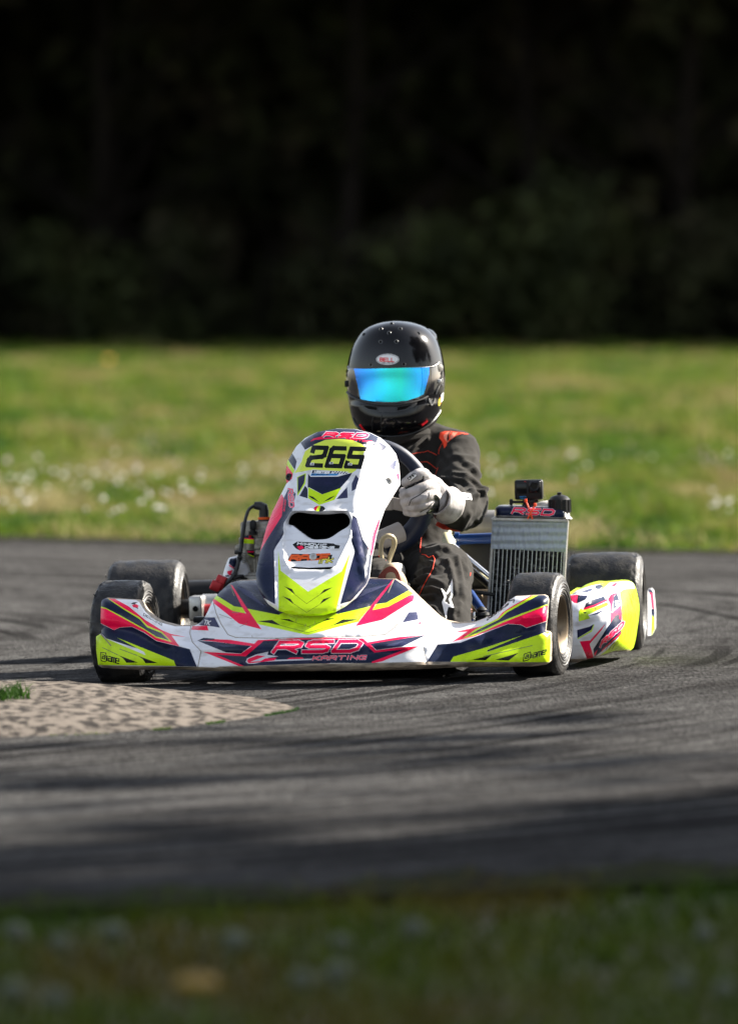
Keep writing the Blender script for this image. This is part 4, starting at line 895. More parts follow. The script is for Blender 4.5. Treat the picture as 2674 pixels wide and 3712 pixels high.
# ---------------- wheels
def wheel(c, rad, width, steer, name, drive=False, rimr=.066, worn=0.0, seed=0):
    """c: centre in kart space"""
    Rz = Matrix.Rotation(steer, 3, 'Z'); ax = Rz @ Vector((1, 0, 0)); c = Vector(c)
    hw = width / 2; r = rad
    hub = MB(); hub.lathe([(-hw * .55, .001), (-hw * .55, .022), (-.004, .026), (.0, .030), (.01, .030), (.012, .02), (hw * .5, .018), (hw * .5, .001)], c, ax, 24)
    h = hub.build(name, 'cast_metal', kart)
    prof = [(-hw * .80, rimr + .001), (-hw * .90, rimr + .004), (-hw * .985, rimr + .014), (-hw * 1.0, rimr + (r - rimr) * .42), (-hw * .985, r - .024), (-hw * .94, r - .012), (-hw * .86, r - .0045), (-hw * .72, r - .0012), (-hw * .4, r), (0, r + .0006)]
    prof = prof + [(-a, b) for a, b in prof[:-1]][::-1]
    # side-wall ribs
    SEG = 120; a0 = ax.orthogonal().normalized(); b0 = ax.cross(a0); vs = []; fs = []
    pr = []
    for (p0, p1) in zip(prof[:-1], prof[1:]):
        for k in range(4): pr.append((p0[0] + (p1[0] - p0[0]) * k / 4, p0[1] + (p1[1] - p0[1]) * k / 4))
    pr.append(prof[-1])
    for i, (hh, rr) in enumerate(pr):
        for k in range(SEG):
            w = 2 * math.pi * k / SEG; q = a0 * math.cos(w) + b0 * math.sin(w)
            dr = 0.0
            tread = max(0, min(1, (rr - (r - .012)) / .012))
            nn = noise.noise(Vector((math.cos(w) * 3 + seed, math.sin(w) * 3, hh * 30)))
            dr += .0009 * nn
            shoulder = math.exp(-((abs(hh) - hw * .86) / (hw * .16)) ** 2) * tread
            dr += (.0015 + worn) * shoulder * max(-.4, noise.noise(Vector((math.cos(w) * 16 + seed, math.sin(w) * 16, hh * 120 + 5)))) * 1.6
            dr += worn * .6 * tread * max(0, noise.noise(Vector((math.cos(w) * 22 + seed, math.sin(w) * 22, hh * 200))))
            side = rr < r - .012
            if side: dr += .0
            vs.append(c + ax * (hh + (.0012 * math.sin(rr * 900) if side else 0) * (1 if hh > 0 else -1)) + q * (rr + dr))
    n = len(pr)
    for i in range(n - 1):
        for k in range(SEG): j = (k + 1) % SEG; fs.append((i * SEG + k, i * SEG + j, (i + 1) * SEG + j, (i + 1) * SEG + k))
    # rubber whiskers torn from the shoulder
    t = MB(); t.add(vs, fs); rr_ = random.Random(seed)
    for k in range(26):
        w = rr_.uniform(0, 2 * math.pi); s = rr_.choice((-1, 1)); q = a0 * math.cos(w) + b0 * math.sin(w); tg = -a0 * math.sin(w) + b0 * math.cos(w)
        p = c + ax * (s * hw * rr_.uniform(.80, .97)) + q * (r - .006); L_ = rr_.uniform(.006, .016); bend = tg * rr_.uniform(-.01, .01)
        t.tube([p, p + q * L_ * .6 + bend * .3, p + q * L_ * .8 + bend + ax * s * .003], [.0010, .0007, .0002], 4)
    t.build('tyre', 'tyre_rubber', h, True, 50)
    rim = MB(); w2 = hw * .86
    rp = [(-w2, rimr + .007), (-w2 - .003, rimr + .004), (-w2, rimr - .001), (-w2 + .012, rimr - .006), (-w2 + .02, rimr - .014), (-w2 * .3, rimr - .018), (w2 * .3, rimr - .018), (w2 - .02, rimr - .014), (w2 - .012, rimr - .006), (w2, rimr - .001), (w2 + .003, rimr + .004), (w2, rimr + .007),
          (w2 - .014, rimr + .002), (w2 - .022, rimr - .008), (0, rimr - .012), (-w2 + .022, rimr - .008), (-w2 + .014, rimr + .002)]
    rim.lathe(rp, c, ax, 48, close=True)
    for s in (-.012,):
        rim.lathe([(s, .020), (s, rimr - .017), (s + .006, rimr - .017), (s + .006, .020)], c, ax, 48, close=True)
    rim.build('rim', 'gold_rim', h, True, 40)
    return h
RF, RRR = .1255, .1290
wheel((-.503, -.01, RF - .002), RF, .122, R(-7), 'front_wheel', worn=.0035, seed=3)
wheel((.503, 0, RF), RF, .122, R(-8), 'front_wheel', worn=.0012, seed=8)
wheel((-.600, 1.05, RRR), RRR, .196, 0, 'rear_wheel', worn=.001, seed=12)
wheel((.596, 1.05, RRR), RRR, .196, 0, 'rear_wheel', worn=.001, seed=21)
# stub axles, rear axle, hub, steering arms
m = MB()
for s in (-1, 1):
    m.tube([(s * .50, 0, RF), (s * .40, .01, RF)], .011); m.tube([(s * .40, .01, RF - .045), (s * .40, .01, RF + .015)], .012, 14)
    m.tube([(s * .40, .03, RF), (s * .36, .09, RF - .02), (s * .05, .12, .10)], .007)
m.build('stub_axle', 'alloy', kart)
m = MB(); m.tube([(-.55, 1.05, RRR), (.55, 1.05, RRR)], .025, 20); m.build('rear_axle', 'black_plastic', kart)
m = MB(); p = K(712, 2206, .93); m.box((p.x, .95, p.z), (.036, .07, .064), bev=.006); m.lathe([(-.02, .001), (-.02, .034), (.018, .034), (.018, .001)], (p.x + .028, 1.0, p.z), (1, 0, 0), 24)
m.lathe([(.0, .0005), (.0, .0075), (.001, .0075)], (p.x, .912, p.z), (0, -1, 0), 16, m=1); m.build('wheel_hub', ['alloy', 'duct_black'], kart)
m = MB(); p = K(752, 2218, .95); m.tube([(p.x - .02, .96, p.z), (p.x + .1, .96, p.z)], .020, 16); m.build('axle_collar', 'red_anodised', kart)
# chassis tubes
m = MB()
for s in (-1, 1):
    m.tube(spline([(s * .36, -.05, .05), (s * .34, .15, .04), (s * .28, .4, .035), (s * .33, .8, .04), (s * .36, 1.12, .05)]), .016, 12)
m.tube([(-.38, -.02, .06), (.38, -.02, .06)], .016, 12); m.tube([(-.3, .42, .035), (.3, .42, .035)], .016, 12); m.tube([(-.38, 1.1, .05), (.38, 1.1, .05)], .016, 12)
m.tube([(-.25, -.05, .05), (-.2, -.22, .07), (.2, -.22, .07), (.25, -.05, .05)], .012, 10)
m.build('chassis_frame', 'blue_paint', kart)
m = MB(); m.box((0, .22, .03), (.60, .52, .006), bev=.002); m.build('floor_tray', 'alloy', kart)
# black tube behind left hub and little black bracket
m = MB(); a = K(708, 2180, 1.0); b = K(790, 2172, 1.0); m.tube([a, b + Vector((.1, 0, 0))], .012, 12); m.build('brake_rod', 'black_plastic', kart)
m = MB(); a = K(725, 2246, .25); m.box(a, (.03, .03, .014), bev=.003); m.tube([a, a + Vector((-.01, 0, -.06))], .005); m.build('bracket', 'black_plastic', kart)
# brake disc-ish dark mass and rear bumper
m = MB(); m.tube(spline([(-.62, 1.18, .16), (-.5, 1.26, .16), (0, 1.28, .16), (.5, 1.26, .16), (.62, 1.18, .16)]), .035, 14); m.build('rear_bumper', 'black_plastic', kart)
# plastic rear-wheel guard seen beyond the right rear wheel
def const(v, k=0, x0=0): return lambda V: v + k * (V[:, 0] - x0)
o = panel('wheel_guard', cP([(1440, 415), (1468, 408), (1488, 430), (1505, 620), (1505, 790), (1475, 850), (1440, 855)]), const(1.19, .002, 2360), [(NV, cP([(1430, 400), (1500, 400), (1500, 490), (1470, 480)])), (PK, cP([(1462, 440), (1500, 470), (1500, 600), (1476, 590)])), (NV, cP([(1470, 600), (1510, 590), (1510, 700), (1476, 680)])), (LM, cP([(1476, 660), (1510, 690), (1510, 850), (1470, 850)]))], W, kart, grid=8, thick=.06)

# ---------------- side pods
POD = smooth_poly(cP([(640, 520), (715, 462), (760, 425), (900, 377), (1050, 350), (1200, 336), (1262, 338), (1305, 362), (1322, 450), (1334, 620), (1312, 800), (1290, 960), (1268, 1000), (1200, 1002), (1120, 1012), (1000, 1048), (870, 1078), (820, 1092), (640, 1092)]), 3)
pod_tps = tps([(2050, 2180, .24), (2050, 2380, .20), (2110, 2160, .27), (2110, 2260, .205), (2110, 2370, .215), (2150, 2130, .36), (2200, 2200, .26), (2200, 2350, .27), (2250, 2120, .50), (2255, 2200, .34), (2260, 2330, .35), (2290, 2120, .62), (2300, 2200, .52), (2300, 2300, .55), (2285, 2350, .55), (2180, 2110, .55)])
def pod_depth(V):
    d = pod_tps(V) + .05 * np.exp(-dist_poly(V, POD) / 9.0)
    d = d + ridge(V, cP([(830, 600), (930, 540), (1040, 490)]), .012, 10) - ridge(V, cP([(780, 720), (960, 640), (1080, 600)]), .012, 12)
    return d - ridge(V, cP([(1090, 470), (1080, 700), (1000, 900)]), .012, 12)
L = [(LM, cP([(1172, 440), (1215, 410), (1345, 400), (1350, 620), (1300, 1010), (1200, 1010), (960, 1062), (1040, 1000), (1160, 880), (1195, 700), (1190, 560)])),
     (PK, cP([(700, 470), (775, 462), (765, 545), (735, 540), (700, 510)])), (NV, cP([(775, 470), (870, 470), (845, 510), (765, 545)])),
     (SL, cP([(800, 435), (900, 400), (920, 420), (860, 440)])), (NV, cP([(940, 375), (1010, 362), (1020, 380), (975, 412), (940, 405)])), (LM, cP([(980, 362), (1075, 345), (1060, 362), (1000, 415), (985, 412), (1018, 380)])), (PK, cP([(1090, 375), (1130, 352), (1160, 350), (1120, 385)])),
     (NV, cP([(835, 590), (850, 545), (900, 515), (1020, 480), (1040, 515), (930, 560)])), (PK, cP([(820, 612), (830, 590), (930, 560), (1040, 512), (1030, 480), (1055, 520), (930, 580)])),
     (LM, cP([(780, 720), (780, 630), (800, 590), (825, 610), (930, 582), (1055, 532), (1060, 565), (870, 655), (890, 690)])), (BK, cP([(818, 632), (860, 625), (840, 645)])), (BK, cP([(925, 597), (955, 590), (942, 608)])), (BK, cP([(1000, 565), (1022, 558), (1012, 575)])),
     (SL, cP([(870, 665), (1050, 595), (960, 650)])), (NV, cP([(766, 800), (880, 770), (925, 745), (900, 800), (768, 880)])), (LM, cP([(768, 882), (900, 803), (925, 745), (930, 750), (906, 815), (772, 890)])),
     (PK, cP([(1060, 510), (1085, 465), (1150, 440), (1115, 480), (1095, 640), (1180, 560), (1195, 640), (1190, 710), (1130, 680), (1080, 760), (1085, 560)])), (NV, cP([(1110, 490), (1145, 448), (1175, 540), (1115, 610)])),
     (PK, cP([(790, 910), (890, 900), (1040, 735), (1000, 800), (885, 935), (925, 1065), (860, 1076), (830, 1000)])),
     (NV, cP([(920, 985), (1000, 860), (1050, 780), (1130, 660), (1165, 650), (1170, 690), (1195, 720), (1180, 850), (1100, 920), (930, 1060)])),
     (PK, cP([(925, 1030), (960, 985), (950, 1020), (935, 1055)]))]
L += rsd(cP([(985, 965)])[0], (22, -20), (8, -24), 5.5, 1.4) + text(PK, 'KARTING', cP([(1000, 1005)])[0], (8.5, -8), (3, -6), 2.4, gap=.3)
L += text('white_print', 'S', cP([(1130, 560)])[0], (9, 0), (0, -14), 3)
L += line_band(BK, cP([(1040, 990), (1060, 950), (1095, 925)]), 2) + line_band(BK, cP([(1070, 990), (1090, 950), (1130, 915)]), 2) + line_band(BK, cP([(1100, 985), (1120, 945), (1150, 905)]), 2)
L += [('beige_plastic', cP([(620, 1075), (760, 1078), (870, 1076), (1000, 1040), (1130, 998), (1268, 988), (1290, 1020), (1100, 1040), (900, 1110), (620, 1110)]))]
panel('side_pod', POD, pod_depth, L, W, kart, grid=10, thick=.06, vback=.70, back_mat='lime_vinyl')
PODL = smooth_poly(cL([(1180, 740), (1200, 660), (1225, 590), (1245, 563), (1300, 560), (1400, 590), (1440, 760), (1300, 800), (1180, 780)]), 3)
panel('side_pod', PODL, lambda V: .62 + .04 * np.exp(-dist_poly(V, PODL) / 8) + .0006 * (V[:, 0] - 830),
      [(NV, cL([(1235, 610), (1250, 570), (1300, 565), (1310, 620), (1280, 650)])), (PK, cL([(1240, 622), (1285, 655), (1282, 662), (1238, 632)])), (PK, cL([(1222, 680), (1265, 668), (1262, 690), (1245, 715), (1225, 700)])), (NV, cL([(1205, 715), (1235, 710), (1240, 725), (1210, 725)]))], W, kart, grid=9, thick=.10)

# ---------------- radiator
VR = .66
rq = cR([(303, 745), (1297, 760), (1262, 1480), (1250, 2060), (222, 2060)])
def rp(a, b, dv=0.0): px, py = cR([(a, b)])[0]; return K(px, py, VR + dv)
def quad_box(m, pts, d0, d1, mi=0):
    """a slab with the given front outline (kart points), from depth offset d0 to d1"""
    n = len(pts); A = [Vector((p.x, p.y + d0, p.z)) for p in pts]; B = [Vector((p.x, p.y + d1, p.z)) for p in pts]
    m.add(A + B, [tuple(range(n))] + [tuple(n + i for i in range(n))[::-1]] + [(i, n + i, n + (i + 1) % n, (i + 1) % n) for i in range(n)], mi)
xl = lambda y: 303 + (222 - 303) * (y - 745) / (2060 - 745)
xr = lambda y: 1297 + (1222 - 1297) * (y - 745) / (2060 - 745)
core = MB(); quad_box(core, [rp(xl(760) + 20, 760), rp(xr(760) - 20, 770), rp(xr(2060) - 20, 2060), rp(xl(2060) + 20, 2060)], .006, .034)
rad = core.build('radiator', 'fin_black', kart, False)
m = MB()
for (f0, f1) in ((xl, 1), (xr, -1)):
    quad_box(m, [rp(f0(745) + (0 if f1 > 0 else -34), 750), rp(f0(745) + (34 if f1 > 0 else 0), 750), rp(f0(2060) + (30 if f1 > 0 else 0), 2065), rp(f0(2060) + (0 if f1 > 0 else -30), 2065)], -.002, .042)
quad_box(m, [rp(xl(2055), 2055), rp(xr(2055), 2055), rp(xr(2120), 2120), rp(xl(2120), 2120)], -.004, .046)
m.build('side_rail', 'alloy', rad, False)
for i in range(17):
    t = (i + 1) / 18; m = MB()
    x0 = xl(1120) + (xr(1120) - xl(1120)) * t; x1 = xl(2055) + (xr(2055) - xl(2055)) * t
    quad_box(m, [rp(x0 - 3.5, 1110), rp(x0 + 3.5, 1110), rp(x1 + 3.5, 2056), rp(x1 - 3.5, 2056)], -.0005, .02)
    m.build('core_tube', 'tube_edge', rad, False)
# louvred fins between the tubes
m = MB()
for i in range(18):
    for k in range(64):
        y = 1165 + k * 14; t0 = (i + .12) / 18; t1 = (i + .88) / 18
        xa = xl(y) + (xr(y) - xl(y)) * t0; xb = xl(y) + (xr(y) - xl(y)) * t1
        quad_box(m, [rp(xa, y), rp(xb, y + (6 if k % 2 else -2)), rp(xb, y + (10 if k % 2 else 2)), rp(xa, y + 4)], .002, .012)
fo = m.build('cooling_fins', 'fin_black', rad, False); fo['kind'] = 'stuff'
# foil-taped band: slightly crinkled sheet
FT = cR([(300, 745), (1300, 762), (1268, 1168), (286, 1122)])
panel('tape_cover', FT, lambda V: VR - .004 - .0012 * np.array([noise.noise(Vector((x * .11, y * .035, 3))) + .5 * noise.noise(Vector((x * .25, y * .05, 9))) for x, y in V]) - .0015 * (np.sin((V[:, 1] - 1885) / 58 * math.pi * 2) ** 2), [], 'foil_tape', rad, grid=5, thick=.003)
# top tank
TANK = smooth_poly(cR([(335, 690), (338, 600), (370, 565), (430, 552), (800, 560), (1180, 573), (1240, 590), (1288, 640), (1300, 700), (1300, 760), (700, 748), (305, 740), (310, 710)]), 2)
tk = panel('top_tank', TANK, lambda V: VR - .012 + .03 * np.exp(-dist_poly(V, TANK) / 5), [(NV, cR([(345, 680), (345, 590), (380, 560), (800, 565), (1100, 578), (1210, 590), (1245, 620), (1240, 712), (800, 695)]))] + rsd(cR([(560, 655)])[0], (40, 2), (10, -19), 6, 1.4), 'alloy', rad, grid=6, thick=.06)
m = MB(); quad_box(m, [rp(310, 712), rp(1300, 735), rp(1300, 765), rp(305, 742)], -.016, .0); m.build('tank_seam', 'alloy', rad, False)
m = MB(); c = rp(1188, 600, .02); m.lathe([(-.01, .001), (-.01, .027), (.024, .027), (.032, .020), (.036, .008), (.036, .006), (.042, .006), (.043, .001)], c, (0, 0, 1), 28)
for k in range(14):
    w = 2 * math.pi * k / 14; m.tube([c + Vector((math.cos(w) * .027, math.sin(w) * .027, -.008)), c + Vector((math.cos(w) * .027, math.sin(w) * .027, .024))], .0025, 6)
m.build('filler_cap', 'black_plastic', rad)
m = MB(); c = rp(1040, 600, .06); m.ball(c, .028, (1.4, 1, .8)); m.build('bottle', 'tank_white', kart)

# ---------------- engine on the left
VE = .68
def ep(a, b, dv=0.0): px, py = cL([(a, b)])[0]; return K(px, py, VE + dv)
m = MB(); c = ep(1500, 800); t = ep(1500, 290)
h = (t - c).length; rr = .062
m.lathe([(0, .001), (0, .055), (.02, .055), (.03, .045), (.07, .045), (.08, .058), (.12, .058), (.125, .048), (h * .55, .048), (h * .55, .055), (h * .6, .055), (h * .6, .001)], c + Vector((.0, .05, 0)), (0, 0, 1), 32)
m.box(ep(1560, 780, .05), (.22, .16, .05), bev=.01)
eng = m.build('engine', 'cast_metal', kart)
m = MB()
for k in range(11):      # cylinder-head fins stand upright, each a rounded plate
    x = 1452 + k * 21; w_ = ep(x, 600).x
    topz = ep(x, 300 if k > 1 else 330 - 10 * k).z; botz = ep(x, 690).z
    pr_ = [(w_, VE + .0, botz), (w_, VE + .0, topz - .012), (w_, VE + .012, topz), (w_, VE + .09, topz), (w_, VE + .10, topz - .012), (w_, VE + .10, botz)]
    n = len(pr_); A = [Vector(q) - Vector((.0022, 0, 0)) for q in pr_]; B = [Vector(q) + Vector((.0022, 0, 0)) for q in pr_]
    mm = MB(); mm.add(A + B, [tuple(range(n))[::-1], tuple(n + i for i in range(n))] + [(i, (i + 1) % n, n + (i + 1) % n, n + i) for i in range(n)])
    mm.build('cooling_fin', 'cast_metal', eng, False)
m = MB(); m.box(ep(1550, 500, .05), (.12, .085, .15), bev=.008); m.box(ep(1440, 475, .02), (.085, .06, .016), bev=.006); m.box(ep(1430, 715, .02), (.075, .07, .018), bev=.006); m.build('cylinder_block', 'cast_metal', eng)
m = MB(); p = ep(1402, 560, .0); q = ep(1402, 375, .0)
m.lathe([(0, .001), (0, .0185), (.02, .020), ((q - p).length * .8, .020), ((q - p).length * .95, .015), ((q - p).length, .008), ((q - p).length, .001)], p, (0, 0, 1), 28); can = m.build('expansion_bottle', 'cast_metal', eng)
hit = bvh_hit([can])
decal('label', [(LM, cL([(1352, 405), (1446, 412), (1446, 446), (1352, 442)])), (PK, cL([(1352, 396), (1446, 402), (1446, 412), (1352, 405)])), (NV, cL([(1362, 372), (1446, 378), (1446, 402), (1356, 396)])), ('red_vinyl', cL([(1405, 374), (1426, 374), (1426, 394), (1405, 394)])), (BK, cL([(1385, 500), (1450, 500), (1450, 566), (1405, 545)])), (PK, cL([(1392, 508), (1445, 510), (1443, 520), (1395, 518)])), (LM, cL([(1395, 530), (1448, 552), (1448, 560), (1395, 537)]))], hit, None, can, grid=5)
m = MB(); m.tube([ep(1438, 370, -.01), ep(1438, 340, -.01)], .011); m.tube([ep(1438, 340, -.01), ep(1438, 312, -.01)], .007); m.box(ep(1441, 290, -.01), (.016, .016, .022), bev=.003); m.box(ep(1441, 262, -.01), (.010, .010, .010), bev=.002); m.build('temperature_sensor', 'black_plastic', eng)
m = MB(); m.tube([ep(1532, 300, .03), ep(1532, 258, .03)], .010); m.build('spark_plug', 'alloy', eng)
m = MB(); m.tube([ep(1533, 258, .03), ep(1533, 230, .03)], .0145, 16); m.tube([ep(1533, 232, .03), ep(1533, 165, .03), ep(1528, 140, .03), ep(1500, 126, .03), ep(1452, 122, .03)], [.0125, .0125, .013, .0115, .0095], 16); m.ball(ep(1470, 103, .03), .004); m.build('plug_cap', 'black_rubber', eng)
m = MB(); m.lathe([(0, .0148), (.003, .0155), (.006, .0148)], ep(1533, 240, .03), (0, 0, 1), 20); m.build('seal_ring', 'orange_vinyl', eng)
cab = spline([ep(1455, 122, .03), ep(1405, 160, .01), ep(1372, 260, -.02), ep(1352, 380, -.03), ep(1342, 470, -.03), ep(1330, 530, -.04), ep(1318, 600, -.05), ep(1290, 690, -.06), ep(1240, 760, -.08), ep(1180, 810, -.10), ep(1150, 865, -.12)])
m = MB(); m.tube(cab, [.0042] * 18 + [.0052] * (len(cab) - 18), 10)
m.tube(spline([ep(1325, 560, -.045), ep(1345, 575, -.05), ep(1322, 610, -.055)], 5), .0015, 6); m.tube(spline([ep(1285, 680, -.065), ep(1308, 700, -.07), ep(1270, 718, -.07)], 5), .0015, 6)
m.tube(spline([ep(1200, 745, -.07), ep(1260, 745, -.07), ep(1340, 735, -.05), ep(1400, 745, -.02)], 6), .0028, 8); m.tube(spline([ep(1270, 745, -.07), ep(1320, 725, -.06), ep(1355, 722, -.05)], 6), .005, 8)
for (a, b) in ((1322, 515), (1330, 560), (1300, 655), (1275, 705)): m.box(ep(a, b, -.05), (.013, .012, .004), bev=.001)
m.box(ep(1300, 518, -.045), (.010, .006, .010), bev=.002)
m.build('ignition_cable', 'black_rubber', eng)
rot = Matrix.Rotation(R(25), 3, 'Y'); m = MB(); m.box(ep(1165, 762, -.1), (.024, .02, .030), rot, .004); m.box(ep(1130, 805, -.11), (.028, .022, .026), rot, .004); m.box(ep(1180, 780, -.105), (.014, .024, .034), rot, .002); m.build('cable_connector', 'red_anodised', eng)
m = MB()
for k in range(5): m.box(ep(1362, 520 + k * 20, -.02), (.008, .01, .004), bev=.001)
m.build('bolt', 'alloy', eng)

# ---------------- steering wheel, column pad, fuel hose
SW_C = K(1352, 1800, .40); swn = Vector((0, -.94, -.34)).normalized(); swu = Vector((1, 0, 0)); swv = swn.cross(swu).normalized()
if swv.z < 0: swv = -swv
def swp(a, rx=.130, rz=.138): return SW_C + swu * math.cos(a) * rx + swv * math.sin(a) * rz
m = MB(); N = 56; ring = [swp(2 * math.pi * i / N) for i in range(N)]; rd = [.0165 + .0095 * max(0, math.cos(2 * math.pi * i / N + R(50))) for i in range(N)]
m.tube(ring, rd, 16, closed=True); sw_o = m.build('steering_wheel', 'blue_rubber', kart)
m = MB(); m.box(SW_C + swv * .0, (.10, .012, .07), bev=.005); m.box(SW_C + Vector((.06, 0, -.02)), (.12, .006, .03), Matrix.Rotation(R(12), 3, 'Y'), .002); m.box(SW_C + Vector((-.06, 0, -.02)), (.12, .006, .03), Matrix.Rotation(R(-12), 3, 'Y'), .002); m.build('hub_plate', 'grey_pad', sw_o)
m = MB(); m.tube([SW_C, Vector((.03, .16, .22)), Vector((.02, .05, .10))], .011, 12); m.build('steering_column', 'alloy', kart)
# pale padded bar crossing under the wheel
a = K(1300, 1990, .36); b = K(1452, 1928, .42); m = MB(); m.tube([a, b], [.022, .026], 20); bar = m.build('padded_bar', 'grey_pad', kart)
h2 = bvh_hit([bar]); decal('lettering', text(BK, 'MONOCCO', (1374, 1921), (8.5, -3.9), (1, -8), 2.2, gap=.35), h2, None, bar, grid=3)
m = MB(); m.tube(spline([K(1382, 2030, .25), K(1380, 1985, .25), K(1386, 1955, .25), K(1405, 1943, .25), K(1424, 1950, .26), K(1428, 1975, .27), K(1412, 2020, .28), K(1395, 2070, .29)]), .0065, 12); m.build('breather_hose', 'hose_clear', kart)
m = MB(); p = K(1381, 2065, .25); m.lathe([(.0, .001), (.0, .013), (.017, .013), (.017, .001)], p + Vector((0, 0, .006)), (0, 0, 1), 20); m.lathe([(.017, .006), (.03, .006), (.03, .001)], p + Vector((0, 0, .006)), (0, 0, 1), 16)
for k in range(16):
    w = 2 * math.pi * k / 16; m.box(p + Vector((math.cos(w) * .0132, math.sin(w) * .0132, .0145)), (.0018, .0018, .015))
m.build('tank_cap', 'red_plastic', kart)
m = MB(); m.box(K(1330, 2150, .25) + Vector((.0, .05, .0)), (.17, .16, .14), bev=.02); m.lathe([(0, .012), (.02, .012), (.02, .001)], K(1381, 2072, .25) + Vector((0, 0, -.01)), (0, 0, 1), 16); m.build('fuel_tank', 'tank_white', kart)

# ---------------- seat, struts and tubes on the right
seat = MB(); sp = []
for i, (z, w, y0, dp) in enumerate([(.06, .13, .62, .30), (.08, .15, .60, .33), (.14, .165, .66, .30), (.24, .17, .76, .22), (.34, .165, .84, .17), (.42, .15, .90, .13)]):
    for k in range(15):
        a = R(-10 + 200 * k / 14); sp.append(Vector((math.cos(a) * w * 1.02 + .045, y0 + .05 + math.sin(a) * dp, z)))
fs = [(i * 15 + k, i * 15 + k + 1, (i + 1) * 15 + k + 1, (i + 1) * 15 + k) for i in range(5) for k in range(14)]
seat.add(sp, fs); o = seat.build('seat', 'seat_shell', kart); md = o.modifiers.new('thickness', 'SOLIDIFY'); md.thickness = .006
m = MB(); m.add([K(1604, 1998, .66), K(1632, 1998, .66), K(1650, 1960, .68), K(1632, 1930, .70), K(1606, 1928, .70), K(1600, 1960, .68)], [(0, 1, 2, 3, 4, 5)]); o = m.build('seat_edge', 'seat_shell', kart); md = o.modifiers.new('thickness', 'SOLIDIFY'); md.thickness = .008
m = MB(); m.tube([K(1590, 1905, 1.0), K(1800, 1902, 1.0)], .038, 28); m.build('silencer', 'silencer_metal', kart)
m = MB(); m.tube([K(1640, 1956, .78), K(1790, 1950, .78)], .0135, 18); m.tube([K(1648, 1955, .78), K(1664, 1955, .78)], .0185, 18); m.tube([K(1634, 1950, .78), K(1648, 1965, .78)], .016, 12); m.build('coolant_pipe', 'blue_paint', kart)
m = MB(); m.tube([K(1634, 1972, .72), K(1785, 2102, .70)], .0075, 12); m.tube([K(1640, 1992, .73), K(1785, 2122, .71)], .0065, 12); m.build('seat_strut', 'chrome', kart)
m = MB(); m.tube([K(1718, 2080, .72), K(1785, 2140, .70)], .006, 10); m.tube([K(1700, 2142, .6), K(1790, 2156, .62)], .005, 10); m.build('support_rod', 'black_plastic', kart)
m = MB(); m.box(K(1740, 2050, 1.0), (.14, .06, .12), bev=.012); m.build('airbox', 'black_plastic', kart)
m = MB(); m.box(K(1748, 2180, .78), (.055, .03, .06), bev=.004); m.lathe([(-.0, .001), (0, .012), (.012, .010), (.012, .001)], K(1735, 2165, .76), (0, -1, 0), 20); m.build('mounting_plate', 'gold_rim', kart)
m = MB(); m.tube([K(1702, 2150, .5), K(1752, 2224, .45)], .0115, 14); m.build('tie_rod', 'blue_paint', kart)
for (px, mm_, s) in ((1693, 'brown_leather', 1.0), (1746, 'black_rubber', 1.05)):
    c = K(px, 2238, .30); m = MB(); m.lathe([(-.012, .001), (-.012, .014 * s), (-.004, .017 * s), (.002, .012 * s), (.006, .018 * s), (.012, .017 * s), (.015, .009 * s), (.019, .013 * s), (.024, .008 * s), (.028, .001)], c, (0, 0, 1), 24); m.build('rubber_bush', mm_, kart)
m = MB(); c = K(1690, 2252, .28); m.box(c, (.036, .03, .006), bev=.001); m.box(c + Vector((-.017, 0, -.014)), (.006, .03, .03), bev=.001); m.box(c + Vector((.017, 0, -.014)), (.006, .03, .03), bev=.001); m.build('bush_bracket', 'blue_paint', kart)
m = MB(); m.tube([c + Vector((.0, 0, -.03)), c + Vector((0, 0, -.002))], .009, 12); m.box(K(1716, 2240, .29), (.01, .01, .03), bev=.002); m.build('kingpin_bolt', 'chrome', kart)
m = MB(); m.tube([K(1682, 2190, .2), K(1696, 2222, .22)], .007, 10); m.build('brake_line', 'blue_paint', kart)

# ---------------- small action camera strapped on the radiator
camr = empty('action_camera'); camr.matrix_world = kart.matrix_world.copy()
prop(camr, 'small black action camera strapped on top of the radiator with orange cable ties', 'camera')
c = rp(785, 345, .03); rot = Matrix.Rotation(R(2), 3, 'Y')
m = MB(); m.box(c, (.0715, .033, .0505), None, .006); m.build('camera_body', 'black_plastic', camr)
m = MB(); m.box(c + Vector((.0155, -.0195, .0075)), (.030, .008, .030), None, .004); m.lathe([(0, .001), (0, .008), (.001, .0085), (.0015, .0105), (.0, .0112)], c + Vector((.0155, -.0238, .0085)), (0, -1, 0), 24); m.build('lens', 'dark_glass', camr)
m = MB(); m.box(c + Vector((-.0175, -.0172, .0035)), (.026, .002, .026), None, .0008); m.build('front_screen', 'dark_glass', camr)
m = MB(); m.box(c + Vector((-.008, -.0175, .021)), (.004, .0012, .0012)); m.build('record_light', 'red_plastic', camr)
hc = bvh_hit([o_ for o_ in camr.children if o_.name.startswith('camera_body')])
px, py = cR([(664, 446)])[0]
decal('lettering', text('blue_vinyl', 'GoPro', (px, py - 1), (3.6, 0), (0, -3), .9, gap=.3) + text('blue_vinyl', 'HERO', (px, py + 5), (4.2, 0), (0, -2.2), .8, gap=.3), hc, None, camr, grid=3)
m = MB(); b = rp(785, 505, .03); m.box(b, (.030, .022, .014), None, .003); m.tube([b + Vector((-.045, 0, .0)), b + Vector((.018, 0, 0))], .0035, 10); m.box(b + Vector((-.045, 0, 0)), (.009, .010, .016), None, .003); m.tube([b + Vector((.014, 0, .004)), b + Vector((.024, 0, .004))], .006, 12); m.box(b + Vector((0, 0, -.009)), (.034, .028, .008), None, .002); m.build('mount', 'black_plastic', camr)
